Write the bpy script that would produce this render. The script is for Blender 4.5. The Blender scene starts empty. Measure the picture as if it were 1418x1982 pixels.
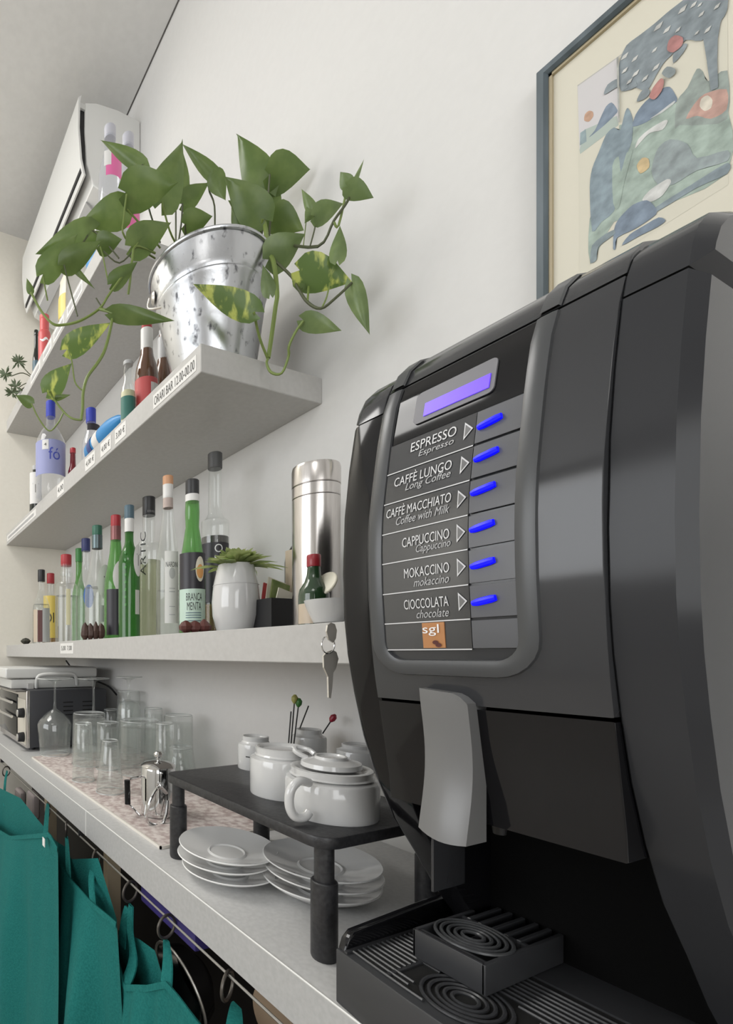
import bpy, bmesh, math, random
import numpy as np
from mathutils import Vector, Matrix
random.seed(7)
C = bpy.context.scene.collection
SC = bpy.context.scene
PI = math.pi
# ------------------------------------------------------------------ camera
F, YAW, CX, CY = 957.6, .3987, 180.8, 1265.6      # focal length and principal point in 1418x1982 pixels
CZ = 1.222                                         # eye height above the floor
cam = bpy.data.cameras.new('camera'); co = bpy.data.objects.new('camera', cam); C.objects.link(co)
co.location = (0, 0, CZ); co.rotation_euler = (PI/2, 0, -YAW)
cam.sensor_fit = 'HORIZONTAL'; cam.sensor_width = 36; cam.lens = F*36/1418
cam.shift_x = (709-CX)/1418; cam.shift_y = (CY-991)/1418; cam.clip_start = .01
SC.camera = co
# ------------------------------------------------------------------ light and exposure
w = bpy.data.worlds.new('World'); SC.world = w; w.use_nodes = True
bgn = w.node_tree.nodes['Background']; bgn.inputs[0].default_value = (.78, .88, 1, 1); bgn.inputs[1].default_value = 1.0
def area(name, loc, rot, sx, sy, power, col):
    l = bpy.data.lights.new(name, 'AREA'); l.shape = 'RECTANGLE'; l.size = sx; l.size_y = sy; l.energy = power; l.color = col
    o = bpy.data.objects.new(name, l); C.objects.link(o); o.location = loc; o.rotation_euler = rot; return o
area('window_daylight', (-1.2, -2.52, 1.75), (PI/2, 0, 0), 2.2, 1.5, 34, (1, .99, .97))
area('window_daylight', (-3.12, .85, 1.95), (PI/2, 0, -PI/2), 2.5, 1.5, 48, (.985, .99, 1))
SC.view_settings.view_transform = 'Standard'; SC.view_settings.look = 'None'
SC.view_settings.gamma = 1; SC.view_settings.use_curve_mapping = False; SC.view_settings.exposure = -0.05
SC.cycles.use_denoising = True
SC.cycles.max_bounces = 14; SC.cycles.transparent_max_bounces = 40
SC.cycles.caustics_reflective = False; SC.cycles.caustics_refractive = False; SC.cycles.sample_clamp_indirect = 4

# ------------------------------------------------------------------ measuring helpers (points seen along a sight line, on a real plane)
RV = np.array([math.cos(YAW), -math.sin(YAW), 0]); UV = np.array([0, 0, 1.]); FV = np.array([math.sin(YAW), math.cos(YAW), 0])
C0 = np.array([0, 0, CZ])
def W(px, py, x=None, y=None, z=None, d=None):
    R = RV*(px-CX)/F - UV*(py-CY)/F + FV
    if x is not None: t = x/R[0]
    elif y is not None: t = y/R[1]
    elif z is not None: t = (z-CZ)/R[2]
    else: t = d
    return C0 + R*t
def dep(p): return float((np.array(p)-C0) @ FV)
def spot(px, x):                                   # ground position on the vertical plane at distance x
    p = W(px, CY, x=x); return p[0], p[1], dep(p)
def zat(py, d): return CZ + (CY-py)/F*d

# ------------------------------------------------------------------ materials
def mat(name, col, rough=.5, metal=0., spec=.5, coat=0., emit=None, estr=1., alpha=None):
    m = bpy.data.materials.new(name); m.use_nodes = True; b = m.node_tree.nodes['Principled BSDF']
    b.inputs['Base Color'].default_value = (*col, 1); b.inputs['Roughness'].default_value = rough
    b.inputs['Metallic'].default_value = metal; b.inputs['Specular IOR Level'].default_value = spec
    b.inputs['Coat Weight'].default_value = coat; b.inputs['Coat Roughness'].default_value = .05
    if emit: b.inputs['Emission Color'].default_value = (*emit, 1); b.inputs['Emission Strength'].default_value = estr
    return m
def noisy(m, c1, c2, scale=20, detail=4, bump=0., lo=.35, hi=.65, coord='Object', stretch=(1, 1, 1), rough=None):
    nt = m.node_tree; n = nt.nodes; L = nt.links; b = n['Principled BSDF']
    tc = n.new('ShaderNodeTexCoord'); mp = n.new('ShaderNodeMapping'); mp.inputs['Scale'].default_value = stretch
    nz = n.new('ShaderNodeTexNoise'); nz.inputs['Scale'].default_value = scale; nz.inputs['Detail'].default_value = detail
    cr = n.new('ShaderNodeValToRGB'); cr.color_ramp.elements[0].position = lo; cr.color_ramp.elements[1].position = hi
    cr.color_ramp.elements[0].color = (*c1, 1); cr.color_ramp.elements[1].color = (*c2, 1)
    L.new(tc.outputs[coord], mp.inputs[0]); L.new(mp.outputs[0], nz.inputs['Vector']); L.new(nz.outputs[0], cr.inputs[0]); L.new(cr.outputs[0], b.inputs['Base Color'])
    if bump:
        bp = n.new('ShaderNodeBump'); bp.inputs['Strength'].default_value = bump; bp.inputs['Distance'].default_value = .004
        L.new(nz.outputs[0], bp.inputs['Height']); L.new(bp.outputs[0], b.inputs['Normal'])
    if rough:
        mr = n.new('ShaderNodeMapRange'); mr.inputs['To Min'].default_value = rough[0]; mr.inputs['To Max'].default_value = rough[1]
        L.new(nz.outputs[0], mr.inputs[0]); L.new(mr.outputs[0], b.inputs['Roughness'])
    return m
def translucent(m, k=.35, gain=1.6):
    nt = m.node_tree; n = nt.nodes; L = nt.links; b = n['Principled BSDF']; out = n['Material Output']
    tr = n.new('ShaderNodeBsdfTranslucent'); mx = n.new('ShaderNodeMixShader'); mx.inputs[0].default_value = k
    src = b.inputs['Base Color'].links[0].from_socket; mu = n.new('ShaderNodeVectorMath'); mu.operation = 'SCALE'; mu.inputs['Scale'].default_value = gain
    L.new(src, mu.inputs[0]); L.new(mu.outputs[0], tr.inputs[0]); L.new(b.outputs[0], mx.inputs[1]); L.new(tr.outputs[0], mx.inputs[2]); L.new(mx.outputs[0], out.inputs[0])
    return m
def thin_glass(name, col, body=0., refl=1.0, bodycol=None):  # clear tinted wall of glass with its own surface gloss
    m = bpy.data.materials.new(name); m.use_nodes = True; nt = m.node_tree; n = nt.nodes; L = nt.links
    n.remove(n['Principled BSDF']); out = n['Material Output']
    tr = n.new('ShaderNodeBsdfTransparent'); tr.inputs[0].default_value = (*col, 1)
    gl = n.new('ShaderNodeBsdfGlossy'); gl.inputs['Roughness'].default_value = .03; gl.inputs[0].default_value = (refl, refl, refl, 1)
    lw = n.new('ShaderNodeFresnel'); ge = n.new('ShaderNodeNewGeometry'); ior = n.new('ShaderNodeMapRange')
    ior.inputs['To Min'].default_value = 1.5; ior.inputs['To Max'].default_value = 1/1.5
    L.new(ge.outputs['Backfacing'], ior.inputs[0]); L.new(ior.outputs[0], lw.inputs[0])
    mx = n.new('ShaderNodeMixShader'); L.new(lw.outputs[0], mx.inputs[0]); L.new(gl.outputs[0], mx.inputs[2])
    if body:
        df = n.new('ShaderNodeBsdfDiffuse'); df.inputs[0].default_value = (*(bodycol or col), 1)
        m2 = n.new('ShaderNodeMixShader'); m2.inputs[0].default_value = body
        L.new(tr.outputs[0], m2.inputs[1]); L.new(df.outputs[0], m2.inputs[2]); L.new(m2.outputs[0], mx.inputs[1])
    else: L.new(tr.outputs[0], mx.inputs[1])
    L.new(mx.outputs[0], out.inputs[0]); return m
M = {}
M['wall'] = noisy(mat('wall_paint', (.7, .69, .67), .85, spec=.2), (.698, .69, .675), (.71, .702, .687), 60, 6, 0)
M['wall_far'] = noisy(mat('wall_paint_warm_lit', (.7, .69, .65), .85, spec=.2), (.82, .785, .70), (.84, .805, .72), 60, 6, 0)  # brighter, warmer copy of the wall paint stands in for warm light here
M['ceil'] = noisy(mat('ceiling_paint', (.6, .59, .575), .9, spec=.1), (.68, .675, .665), (.71, .705, .695), 40, 5, .03)
M['floor'] = noisy(mat('tile_floor', (.06, .045, .035), .35), (.36, .33, .29), (.44, .40, .35), 6, 5, 0, stretch=(1, 8, 1))
M['white_lam'] = noisy(mat('white_laminate', (.62, .61, .59), .4), (.46, .45, .435), (.49, .48, .465), 90, 3)
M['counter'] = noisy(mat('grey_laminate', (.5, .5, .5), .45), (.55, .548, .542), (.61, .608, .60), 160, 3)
M['counter_edge'] = noisy(mat('grey_laminate_shaded', (.4, .4, .4), .45), (.38, .38, .375), (.42, .42, .415), 160, 3)  # darker copy of the laminate, standing in for dimmer light on the edge
M['seam'] = mat('joint_strip', (.72, .72, .70), .4)
M['black_gloss'] = mat('black_gloss', (.006, .006, .007), .07, spec=.35)
M['black_satin'] = mat('charcoal_plastic', (.036, .037, .04), .12, spec=.5)
M['cheek_satin'] = mat('charcoal_side', (.032, .033, .036), .15, spec=.2)
M['grey_plastic'] = mat('grey_plastic', (.055, .057, .06), .3)
M['grey_light'] = mat('silver_grey_plastic', (.15, .15, .15), .28)
M['black_mat'] = mat('black_matte', (.010, .010, .011), .55)
M['cavity'] = mat('cavity_black', (.003, .003, .003), .8, spec=.08)
M['black_metal'] = noisy(mat('black_metal', (.02, .02, .022), .4), (.016, .016, .018), (.03, .03, .032), 200, 2, .1)
M['tray'] = mat('dark_grey_plastic', (.036, .037, .04), .35)
M['button'] = mat('button_plastic', (.09, .092, .10), .3)
M['gap'] = mat('gap_black', (.003, .003, .003), .8)
M['label_film'] = mat('label_film', (.042, .043, .046), .06, spec=.7, coat=.3)
M['print_w'] = mat('print_white', (.62, .62, .63), .4)
M['print_g'] = mat('print_grey', (.42, .42, .43), .4)
M['led'] = mat('led_blue', (0, 0, .6), .4, emit=(.0, .0, 1), estr=1.1)
M['lcd'] = mat('lcd_violet', (.1, .04, .6), .3, emit=(.09, .025, .85), estr=1.0)
M['bezel'] = mat('display_bezel', (.17, .168, .18), .4, spec=.3)
M['orange'] = mat('orange_sticker', (.42, .19, .07), .4)
M['white_paint'] = mat('print_pure_white', (.8, .8, .8), .4)
M['porcelain'] = mat('porcelain', (.58, .58, .575), .1, spec=.5, coat=.4)
M['plate'] = mat('porcelain_lightened', (.78, .78, .77), .1, spec=.5, coat=.4)  # same porcelain, lightened to make up for dim light under the riser
M['steel'] = noisy(mat('brushed_steel', (.6, .57, .55), .22, 1), (.58, .55, .53), (.66, .63, .61), 30, 3, stretch=(30, 30, 1))
M['chrome'] = mat('chrome', (.72, .72, .72), .06, 1)
M['rail'] = mat('rail_steel', (.35, .34, .32), .35, .8)
M['dull_steel'] = mat('dull_nickel', (.62, .59, .54), .35, .7)
M['zinc'] = noisy(mat('galvanised_zinc', (.6, .61, .63), .2, 1), (.10, .10, .11), (.54, .55, .57), 75, 8, .10, .28, .42, rough=(.40, .22), stretch=(1, 1, .7))
M['glass'] = thin_glass('clear_glass', (.955, .965, .96), .05, bodycol=(.75, .77, .75))
M['plastic_clear'] = thin_glass('clear_plastic', (.94, .95, .97), .08, bodycol=(.7, .72, .78))
M['glass_glint'] = thin_glass('glass_glint', (.9, .92, .91), .38, bodycol=(.85, .87, .86))  # whitish body colour paints in the bright highlights on glass rims
M['green_glass'] = thin_glass('green_glass', (.42, .74, .36), .42, bodycol=(.15, .36, .10))
M['green_dark'] = thin_glass('dark_green_glass', (.22, .50, .18), .5, bodycol=(.04, .17, .03))
M['bottle_dark'] = mat('dark_bottle_glass', (.012, .016, .012), .06, coat=.5)
M['olive_glass'] = mat('olive_bottle_glass', (.02, .05, .02), .07, coat=.5)
M['brown_glass'] = mat('amber_bottle_glass', (.12, .055, .03), .08, coat=.5)
M['liq_yellow'] = thin_glass('pale_yellow_liquid', (.90, .91, .76), .4, refl=.2, bodycol=(.46, .47, .33))
M['liq_clear'] = thin_glass('clear_liquid', (.975, .98, .97), .05, refl=.2)
M['liq_dark'] = mat('dark_liquid', (.025, .02, .018), .08, coat=.4)
M['liq_amber'] = thin_glass('amber_liquid', (.7, .5, .2), .4, bodycol=(.35, .2, .05))
for k, c in dict(red=(.42, .03, .04), bluegrey=(.08, .14, .18), green_cap=(.03, .14, .09), blue=(.03, .05, .42), black_cap=(.02, .02, .022), peach=(.62, .33, .18),
                 navy=(.03, .04, .16), bright_green=(.05, .25, .06), paper=(.74, .73, .71), mint=(.50, .64, .55), beige=(.52, .43, .33), dark_label=(.02, .018, .025), pink=(.75, .16, .38),
                 sky=(.03, .24, .55), yellow=(.72, .55, .12), coral=(.58, .10, .10), brownred=(.09, .022, .018), lilac=(.30, .32, .55), silver_lab=(.5, .5, .5), cream=(.72, .68, .56),
                 orange_lab=(.7, .35, .12), teal_lab=(.04, .16, .13), pale_yellow=(.7, .66, .42), text=(.02, .02, .02), blue_text=(.05, .07, .4), grape=(.035, .02, .14), wood=(.55, .45, .31), tan=(.3, .22, .15)).items():
    M[k] = mat(k, c, .4)
M['teal'] = noisy(mat('teal_fabric', (.015, .21, .18), .85, spec=.15), (.008, .118, .110), (.014, .15, .138), 300, 2, .25)
M['teal_in'] = M['teal']
M['ring_metal'] = mat('ring_metal', (.10, .09, .08), .35, .6)
M['soil'] = noisy(mat('soil', (.03, .02, .015), .95), (.02, .013, .01), (.05, .035, .025), 60, 5, .5)
M['stem'] = mat('plant_stem', (.17, .23, .055), .5)
M['stem_dark'] = mat('plant_stem_dark', (.075, .085, .04), .5)
M['succ'] = noisy(mat('succulent_leaf', (.12, .17, .05), .5), (.20, .27, .09), (.36, .40, .18), 40)
translucent(M['succ'], .5, 1.5)
M['succ2'] = mat('small_leaf', (.075, .105, .05), .5)
def leafmat(name, a, b, lo, hi, stretch):
    m = noisy(mat(name, a, .33, spec=.5), a, b, 28, 3, .05, lo, hi, stretch=stretch)
    bs = m.node_tree.nodes['Principled BSDF']; bs.inputs['Subsurface Weight'].default_value = 0
    return translucent(m, .3)
M['leaf'] = leafmat('pothos_leaf', (.10, .155, .042), (.145, .205, .062), .4, .7, (1, 1, 1))
M['leaf_v'] = leafmat('pothos_leaf_variegated', (.12, .19, .055), (.50, .55, .14), .5, .62, (2.2, 2.2, .6))
M['leaf_l'] = leafmat('pothos_leaf_light', (.14, .20, .075), (.21, .28, .11), .4, .7, (1, 1, 1))
M['matcloth'] = noisy(mat('mottled_mat', (.6, .5, .46), .8), (.46, .36, .34), (.76, .69, .65), 75, 8, .2, .36, .60)
M['mat_edge'] = mat('mat_edge', (.7, .66, .6), .7)
M['frame'] = noisy(mat('frame_wood', (.09, .115, .13), .4), (.07, .09, .10), (.12, .15, .17), 40, 3, stretch=(1, 1, .2))
M['passe'] = mat('passepartout', (.66, .63, .53), .8)
M['gold'] = mat('frame_gilt_line', (.45, .38, .25), .4)

# ------------------------------------------------------------------ mesh builders
def finish(o, smooth=True, ang=35):
    me = o.data
    if smooth and len(me.polygons):
        me.polygons.foreach_set('use_smooth', [True]*len(me.polygons)); me.set_sharp_from_angle(angle=math.radians(ang))
    return o
def obj(name, V, Fc, m, parent=None, smooth=True, ang=35, fm=None, loc=None):
    """one mesh object; with a parent, vertices given in world space unless loc='local'"""
    V = [tuple(map(float, v)) for v in V]
    if parent is not None and loc != 'local':
        b = parent.get('_base') or (0, 0, 0); V = [(v[0]-b[0], v[1]-b[1], v[2]-b[2]) for v in V]
    us = sorted({i for q in Fc for i in q})
    if len(us) < len(V): ix = {u: i for i, u in enumerate(us)}; V = [V[u] for u in us]; Fc = [[ix[i] for i in q] for q in Fc]
    me = bpy.data.meshes.new(name); me.from_pydata(V, [], Fc)
    ms = m if isinstance(m, (list, tuple)) else [m]
    for k in ms: me.materials.append(M[k] if isinstance(k, str) else k)
    if fm: me.polygons.foreach_set('material_index', fm)
    me.update()
    o = bpy.data.objects.new(name, me); C.objects.link(o)
    if parent is not None:
        o.parent = parent
        if parent.get('_base') is not None: o['_base'] = list(parent['_base'])
    return finish(o, smooth, ang)
def thing(name, label, cat, loc, group=None):
    o = bpy.data.objects.new(name, None); C.objects.link(o); o.location = loc; o.empty_display_size = .02
    o['label'] = label; o['category'] = cat; o['_base'] = list(map(float, loc))
    if group: o['group'] = group
    return o
def single(o, label, cat, group=None):
    o['label'] = label; o['category'] = cat
    if group: o['group'] = group
    return o
def struct(o): o['kind'] = 'structure'; return o
def box(a, b, bev=0, seg=2):
    a, b = np.array(a, float), np.array(b, float); lo, hi = np.minimum(a, b), np.maximum(a, b)
    bm = bmesh.new(); bmesh.ops.create_cube(bm, size=1)
    for v in bm.verts: v.co = Vector(lo + (np.array(v.co)+.5)*(hi-lo))
    if bev: bmesh.ops.bevel(bm, geom=bm.edges[:], offset=bev, segments=seg, profile=.6, affect='EDGES', clamp_overlap=True)
    return dump(bm)
def dump(bm):
    bm.verts.index_update(); V = [tuple(v.co) for v in bm.verts]; Fc = [[v.index for v in f.verts] for f in bm.faces]; bm.free(); return V, Fc
def join(*parts):
    V, Fc = [], []
    for v, f in parts:
        k = len(V); V += list(v); Fc += [[i+k for i in q] for q in f]
    return V, Fc
def xf(vf, mtx): return [tuple(mtx @ Vector(v)) for v in vf[0]], vf[1]
def shift(vf, d): return [(v[0]+d[0], v[1]+d[1], v[2]+d[2]) for v in vf[0]], vf[1]
def lathe(prof, n=28, cx=0, cy=0, cz=0, cap0=True, cap1=True):
    """prof: (r, z) list"""
    V, Fc = [], []
    for r, z in prof:
        for k in range(n): a = 2*PI*k/n; V.append((cx+r*math.cos(a), cy+r*math.sin(a), cz+z))
    for i in range(len(prof)-1):
        for k in range(n):
            k2 = (k+1) % n; Fc.append([i*n+k, i*n+k2, (i+1)*n+k2, (i+1)*n+k])
    if cap0 and prof[0][0] > 1e-6: Fc.append([k for k in range(n)][::-1])
    if cap1 and prof[-1][0] > 1e-6: Fc.append([(len(prof)-1)*n+k for k in range(n)])
    return V, Fc
def tube(pts, r, n=8, closed=False, cap=True):
    P = [Vector(p) for p in pts]; rs = r if isinstance(r, (list, tuple)) else [r]*len(P)
    m = len(P); T = []
    for i in range(m):
        a = P[(i-1) % m] if (closed or i > 0) else P[i]; b = P[(i+1) % m] if (closed or i < m-1) else P[i]
        T.append((b-a).normalized())
    nrm = T[0].orthogonal().normalized(); V, Fc = [], []
    for i in range(m):
        if i: 
            ax = T[i-1].cross(T[i])
            if ax.length > 1e-7: nrm = Matrix.Rotation(T[i-1].angle(T[i]), 3, ax.normalized()) @ nrm
        bi = T[i].cross(nrm).normalized()
        for k in range(n):
            a = 2*PI*k/n; V.append(tuple(P[i] + rs[i]*(math.cos(a)*nrm + math.sin(a)*bi)))
    for i in range(m if closed else m-1):
        j = (i+1) % m
        for k in range(n): k2 = (k+1) % n; Fc.append([i*n+k, i*n+k2, j*n+k2, j*n+k])
    if not closed and cap: Fc.append(list(range(n))[::-1]); Fc.append([(m-1)*n+k for k in range(n)])
    return V, Fc
def spline(pts, k=6):
    P = [np.array(p, float) for p in pts]; out = []
    for i in range(len(P)-1):
        p0, p1, p2, p3 = P[max(i-1, 0)], P[i], P[i+1], P[min(i+2, len(P)-1)]
        for s in range(k):
            t = s/k; out.append(.5*((2*p1)+(-p0+p2)*t+(2*p0-5*p1+4*p2-p3)*t*t+(-p0+3*p1-3*p2+p3)*t**3))
    out.append(P[-1]); return out
def ring(c, R, r, axis='z', n=28, m=8):
    pts = []
    for k in range(n):
        a = 2*PI*k/n; u, v = R*math.cos(a), R*math.sin(a)
        pts.append({'z': (c[0]+u, c[1]+v, c[2]), 'y': (c[0]+u, c[1], c[2]+v), 'x': (c[0], c[1]+u, c[2]+v)}[axis])
    return tube(pts, r, m, True)
def prism_y(poly, y0, y1, bev=0, seg=3):
    """(x,z) outline extruded along y with rounded end edges"""
    bm = bmesh.new(); vs = [bm.verts.new((x, y0, z)) for x, z in poly]; f = bm.faces.new(vs)
    ex = bmesh.ops.extrude_face_region(bm, geom=[f]); nv = [g for g in ex['geom'] if isinstance(g, bmesh.types.BMVert)]
    for v in nv: v.co.y = y1
    bmesh.ops.recalc_face_normals(bm, faces=bm.faces[:])
    if bev:
        for yy, bv in zip((y0, y1), bev if isinstance(bev, tuple) else (bev, bev)):
            es = [e for e in bm.edges if abs(e.verts[0].co.y-yy) < 1e-6 and abs(e.verts[1].co.y-yy) < 1e-6]
            if bv: bmesh.ops.bevel(bm, geom=es, offset=bv, segments=seg, profile=.5, affect='EDGES', clamp_overlap=True)
    return dump(bm)
def prism_z(poly, z0, z1, bev=0, seg=2):
    bm = bmesh.new(); vs = [bm.verts.new((x, y, z0)) for x, y in poly]; f = bm.faces.new(vs)
    ex = bmesh.ops.extrude_face_region(bm, geom=[f])
    for v in [g for g in ex['geom'] if isinstance(g, bmesh.types.BMVert)]: v.co.z = z1
    bmesh.ops.recalc_face_normals(bm, faces=bm.faces[:])
    if bev:
        es = [e for e in bm.edges if abs(e.verts[0].co.z-e.verts[1].co.z) < 1e-6]
        bmesh.ops.bevel(bm, geom=es, offset=bev, segments=seg, profile=.5, affect='EDGES', clamp_overlap=True)
    return dump(bm)
def rrect(u0, v0, u1, v1, r, k=4):
    out = []
    for cu, cv, a0 in ((u1-r, v1-r, 0), (u0+r, v1-r, PI/2), (u0+r, v0+r, PI), (u1-r, v0+r, 1.5*PI)):
        for i in range(k+1): a = a0+PI/2*i/k; out.append((cu+r*math.cos(a), cv+r*math.sin(a)))
    return out
_tc = {}
def text2d(s):
    if s in _tc: return _tc[s]
    cu = bpy.data.curves.new('t', 'FONT'); cu.body = s; cu.dimensions = '2D'; cu.fill_mode = 'BOTH'; cu.resolution_u = 3
    o = bpy.data.objects.new('t', cu); C.objects.link(o); dg = bpy.context.evaluated_depsgraph_get(); dg.update()
    me = bpy.data.meshes.new_from_object(o.evaluated_get(dg))
    V = np.array([v.co[:2] for v in me.vertices]); Fc = [list(p.vertices) for p in me.polygons]
    bpy.data.objects.remove(o); bpy.data.curves.remove(cu); bpy.data.meshes.remove(me)
    V = (V-V.min(0))/(V.max(0)-V.min(0)); _tc[s] = (V, Fc); return V, Fc
def text(s, fn, u0, v0, wd, ht, italic=0, m='text', parent=None, name='lettering'):
    """flat lettering laid on a surface: fn(u, v) gives the world point"""
    V, Fc = text2d(s)
    return obj(name, [fn(u0+wd*(a+italic*b*ht/wd), v0+ht*b) for a, b in V], Fc, m, parent, smooth=False)
def curved_patch(cx, cy, r, z0, z1, a0, a1, n=10, rows=1, prof=None):
    V, Fc = [], []
    for j in range(rows+1):
        z = z0+(z1-z0)*j/rows
        for i in range(n+1): a = a0+(a1-a0)*i/n; V.append((cx+r*math.cos(a), cy+r*math.sin(a), z))
    for j in range(rows):
        for i in range(n): k = j*(n+1)+i; Fc.append([k, k+1, k+n+2, k+n+1])
    return V, Fc
def towards_camera(x, y): return math.atan2(-y, -x)

# ------------------------------------------------------------------ room
WX, FY, CEIL = .785, 2.2, CZ+1.888
RX, RY = -3.2, -2.6
T = .12
struct(obj('floor', *box((RX-T, RY-T, -.1), (WX+T, FY+T, 0)), 'floor'))
struct(obj('ceiling', *box((RX-T, RY-T, CEIL), (WX-.006, FY+T, CEIL+.1)), 'ceil'))
struct(obj('shadow_strip_1', *box((WX-.008, RY, CEIL+.004), (WX+T, FY+T, CEIL+.1)), mat('joint_shadow_grey', (.2, .195, .19), .9)))  # grey strip coloured as the shadow gap between ceiling and wall
struct(obj('wall_right', *box((WX, RY-T, 0), (WX+T, FY+T, CEIL+.004)), 'wall'))
struct(obj('wall_far', *box((RX-T, FY, 0), (WX, FY+T, CEIL)), 'wall_far'))
def holed(name, ax, c, lo, hi, wl, wh, z0, z1):
    parts = []
    def bx(a0, a1, za, zb): parts.append(box((a0, c-T, za), (a1, c, zb)) if ax == 'y' else box((c-T, a0, za), (c, a1, zb)))
    bx(lo, wl, 0, CEIL); bx(wh, hi, 0, CEIL); bx(wl, wh, 0, z0); bx(wl, wh, z1, CEIL)
    struct(obj(name, *join(*parts), 'wall'))
holed('wall_near', 'y', RY, RX-T, WX, -2.35, -.05, 1.0, 2.5)
holed('wall_left', 'x', RX, RY, FY, -.45, 2.1, 1.2, 2.7)
def window(name, ax, c, a0, a1, z0, z1):
    t = bpy.data.objects.new(name, None); C.objects.link(t); t['kind'] = 'structure'; t['_base'] = [0, 0, 0]
    bars = []; f = .05; mid = (a0+a1)/2
    for p, q, r, s in ((a0, a0+f, z0, z1), (a1-f, a1, z0, z1), (mid-.03, mid+.03, z0, z1), (a0, a1, z0, z0+f), (a0, a1, z1-f, z1)):
        bars.append(box((p, c-.08, r), (q, c-.03, s)) if ax == 'y' else box((c-.08, p, r), (c-.03, q, s)))
    obj('window_frame', *join(*bars), 'white_lam', t)
    for p, q in ((a0+f, mid-.03), (mid+.03, a1-f)):
        obj('pane', *(box((p, c-.057, z0+f), (q, c-.053, z1-f)) if ax == 'y' else box((c-.057, p, z0+f), (c-.053, q, z1-f))), 'glass', t)
window('window_1', 'y', RY, -2.35, -.05, 1.0, 2.5)
window('window_2', 'x', RX, -.45, 2.1, 1.2, 2.7)

# a ceiling lamp, and a second one added to brighten the far wall
for lx, ly, pw_, nm in ((-1.3, -.9, 6, 'nearer the entrance window'), (-.62, 1.72, 18, 'added to brighten the far wall')):
    t = thing('ceiling_lamp', 'flat square white ceiling lamp ' + nm, 'lamp', (lx, ly, CEIL-.06), 'ceiling lamps')
    obj('housing', *box((lx-.45, ly-.45, CEIL-.05), (lx+.45, ly+.45, CEIL-.001), .004), 'white_lam', t)
    obj('diffuser', *box((lx-.42, ly-.42, CEIL-.056), (lx+.42, ly+.42, CEIL-.0505)), mat('lamp_diffuser', (.8, .8, .8), .5, emit=(1, .98, .94), estr=1.5), t)
    area('lamp_light', (lx, ly, CEIL-.06), (0, 0, 0), .84, .84, pw_, (1, .985, .96))
# ------------------------------------------------------------------ wall shelves
SX = .503
S3b, S3t = CZ-.012, CZ+.0385
S2b, S2t = CZ+.4877, CZ+.5377
S1b, S1t = CZ+.9955, CZ+1.0455
def shelf(label, y0, z0, z1):
    t = thing('wall_shelf', label, 'shelf', (SX, y0, z0), 'thick white wall shelves')
    obj('board', *box((SX, y0, z0), (WX, FY, z1), .0012, 1), 'white_lam', t); return t
sh1 = shelf('topmost thick white wall shelf, up under the air conditioner', 1.094, S1b, S1t)
sh2 = shelf('middle thick white wall shelf carrying the zinc bucket at its near end', .716, S2b, S2t)
sh3 = shelf('lowest thick white wall shelf, with the row of liquor bottles', .40, S3b, S3t)
def tag(sh, px0, px1, z0, z1, s, m='text', tw=.8, th=.5, paper='paper'):
    ya, yb = W(px0, CY, x=SX)[1], W(px1, CY, x=SX)[1]          # ya is the far (left) end
    p = obj('price_tag', *box((SX-.0008, yb, z0), (SX-.0001, ya, z1)), paper, sh, smooth=False)
    if s:
        wd, ht = ya-yb, z1-z0; fn = lambda u, v: (SX-.0012, ya-u, z0+v)
        if s[0] == '~':                                        # print too small to read in the photograph: short strokes
            rnd = random.Random(int(px0)); u = wd*(1-tw)/2; V = []
            while u < wd*(1+tw)/2-.004:
                du = rnd.uniform(.002, .005); V += [fn(u, ht*(.5-th/2)), fn(u+du, ht*(.5-th/2)), fn(u+du, ht*(.5+th/2)), fn(u, ht*(.5+th/2))]; u += du+rnd.uniform(.0015, .004)
            obj('lettering', V, [[i, i+1, i+2, i+3] for i in range(0, len(V), 4)], m, p, smooth=False)
        else: text(s, fn, wd*(1-tw)/2, ht*(1-th)/2, wd*tw, ht*th, 0, m, p)
tag(sh2, 297, 380, S2b+.009, S2b+.037, 'ORARI BAR 12.00-00.00', tw=.94, th=.62)
tag(sh2, 223, 244, S2b+.008, S2b+.042, '3,00 €')
tag(sh2, 195, 215, S2b+.008, S2b+.042, '4,00 €')
tag(sh2, 165, 184, S2b+.008, S2b+.042, '4,00 €')
tag(sh2, 111, 124, S2b+.006, S2b+.044, '4,00')
tag(sh2, 14, 70, S2b+.012, S2b+.038, '~', 'print_g', tw=.9, th=.4)
tag(sh3, 117, 142, S3b+.013, S3b+.044, '5,00  7,00', tw=.8)
for a, b, s in ((60, 78, '~'), (84, 100, '~'), (104, 124, '~'), (130, 160, '~')):
    tag(sh1, a, b, S1b+.008, S1b+.042, s, m='print_g', tw=.86)

# ------------------------------------------------------------------ counter
XF, ZT = .38, .90
ZB = ZT-.0515
t = thing('bar_counter', 'long grey laminate bar counter with square front edge, under the lowest shelf', 'counter', (XF, 0, 0))
ysm = W(166, CY, x=XF)[1]
obj('countertop', *join(box((XF+.0015, -.8, ZB), (WX-.001, ysm-.0006, ZT)), box((XF+.0015, ysm+.0006, ZB), (WX-.001, FY-.001, ZT))), 'counter', t)
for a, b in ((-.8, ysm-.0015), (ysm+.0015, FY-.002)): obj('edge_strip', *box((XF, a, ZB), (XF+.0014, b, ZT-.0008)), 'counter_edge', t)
obj('joint_strip', *box((XF-.0003, ysm-.0014, ZB), (XF+.0013, ysm+.0014, ZT)), 'seam', t)
obj('edge_highlight', *tube([(XF+.0008, -.8, ZT-.0002), (XF+.0008, FY-.002, ZT-.0002)], .0012, 6), 'seam', t)  # pale tube painted in as the highlight along the top front edge
for px in (204, 88): 
    x = .415; y = W(px, CY, x=x)[1]; obj('post', *box((x, y-.011, 0), (x+.03, y+.011, ZB), .001, 1), 'wood', t)
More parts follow.
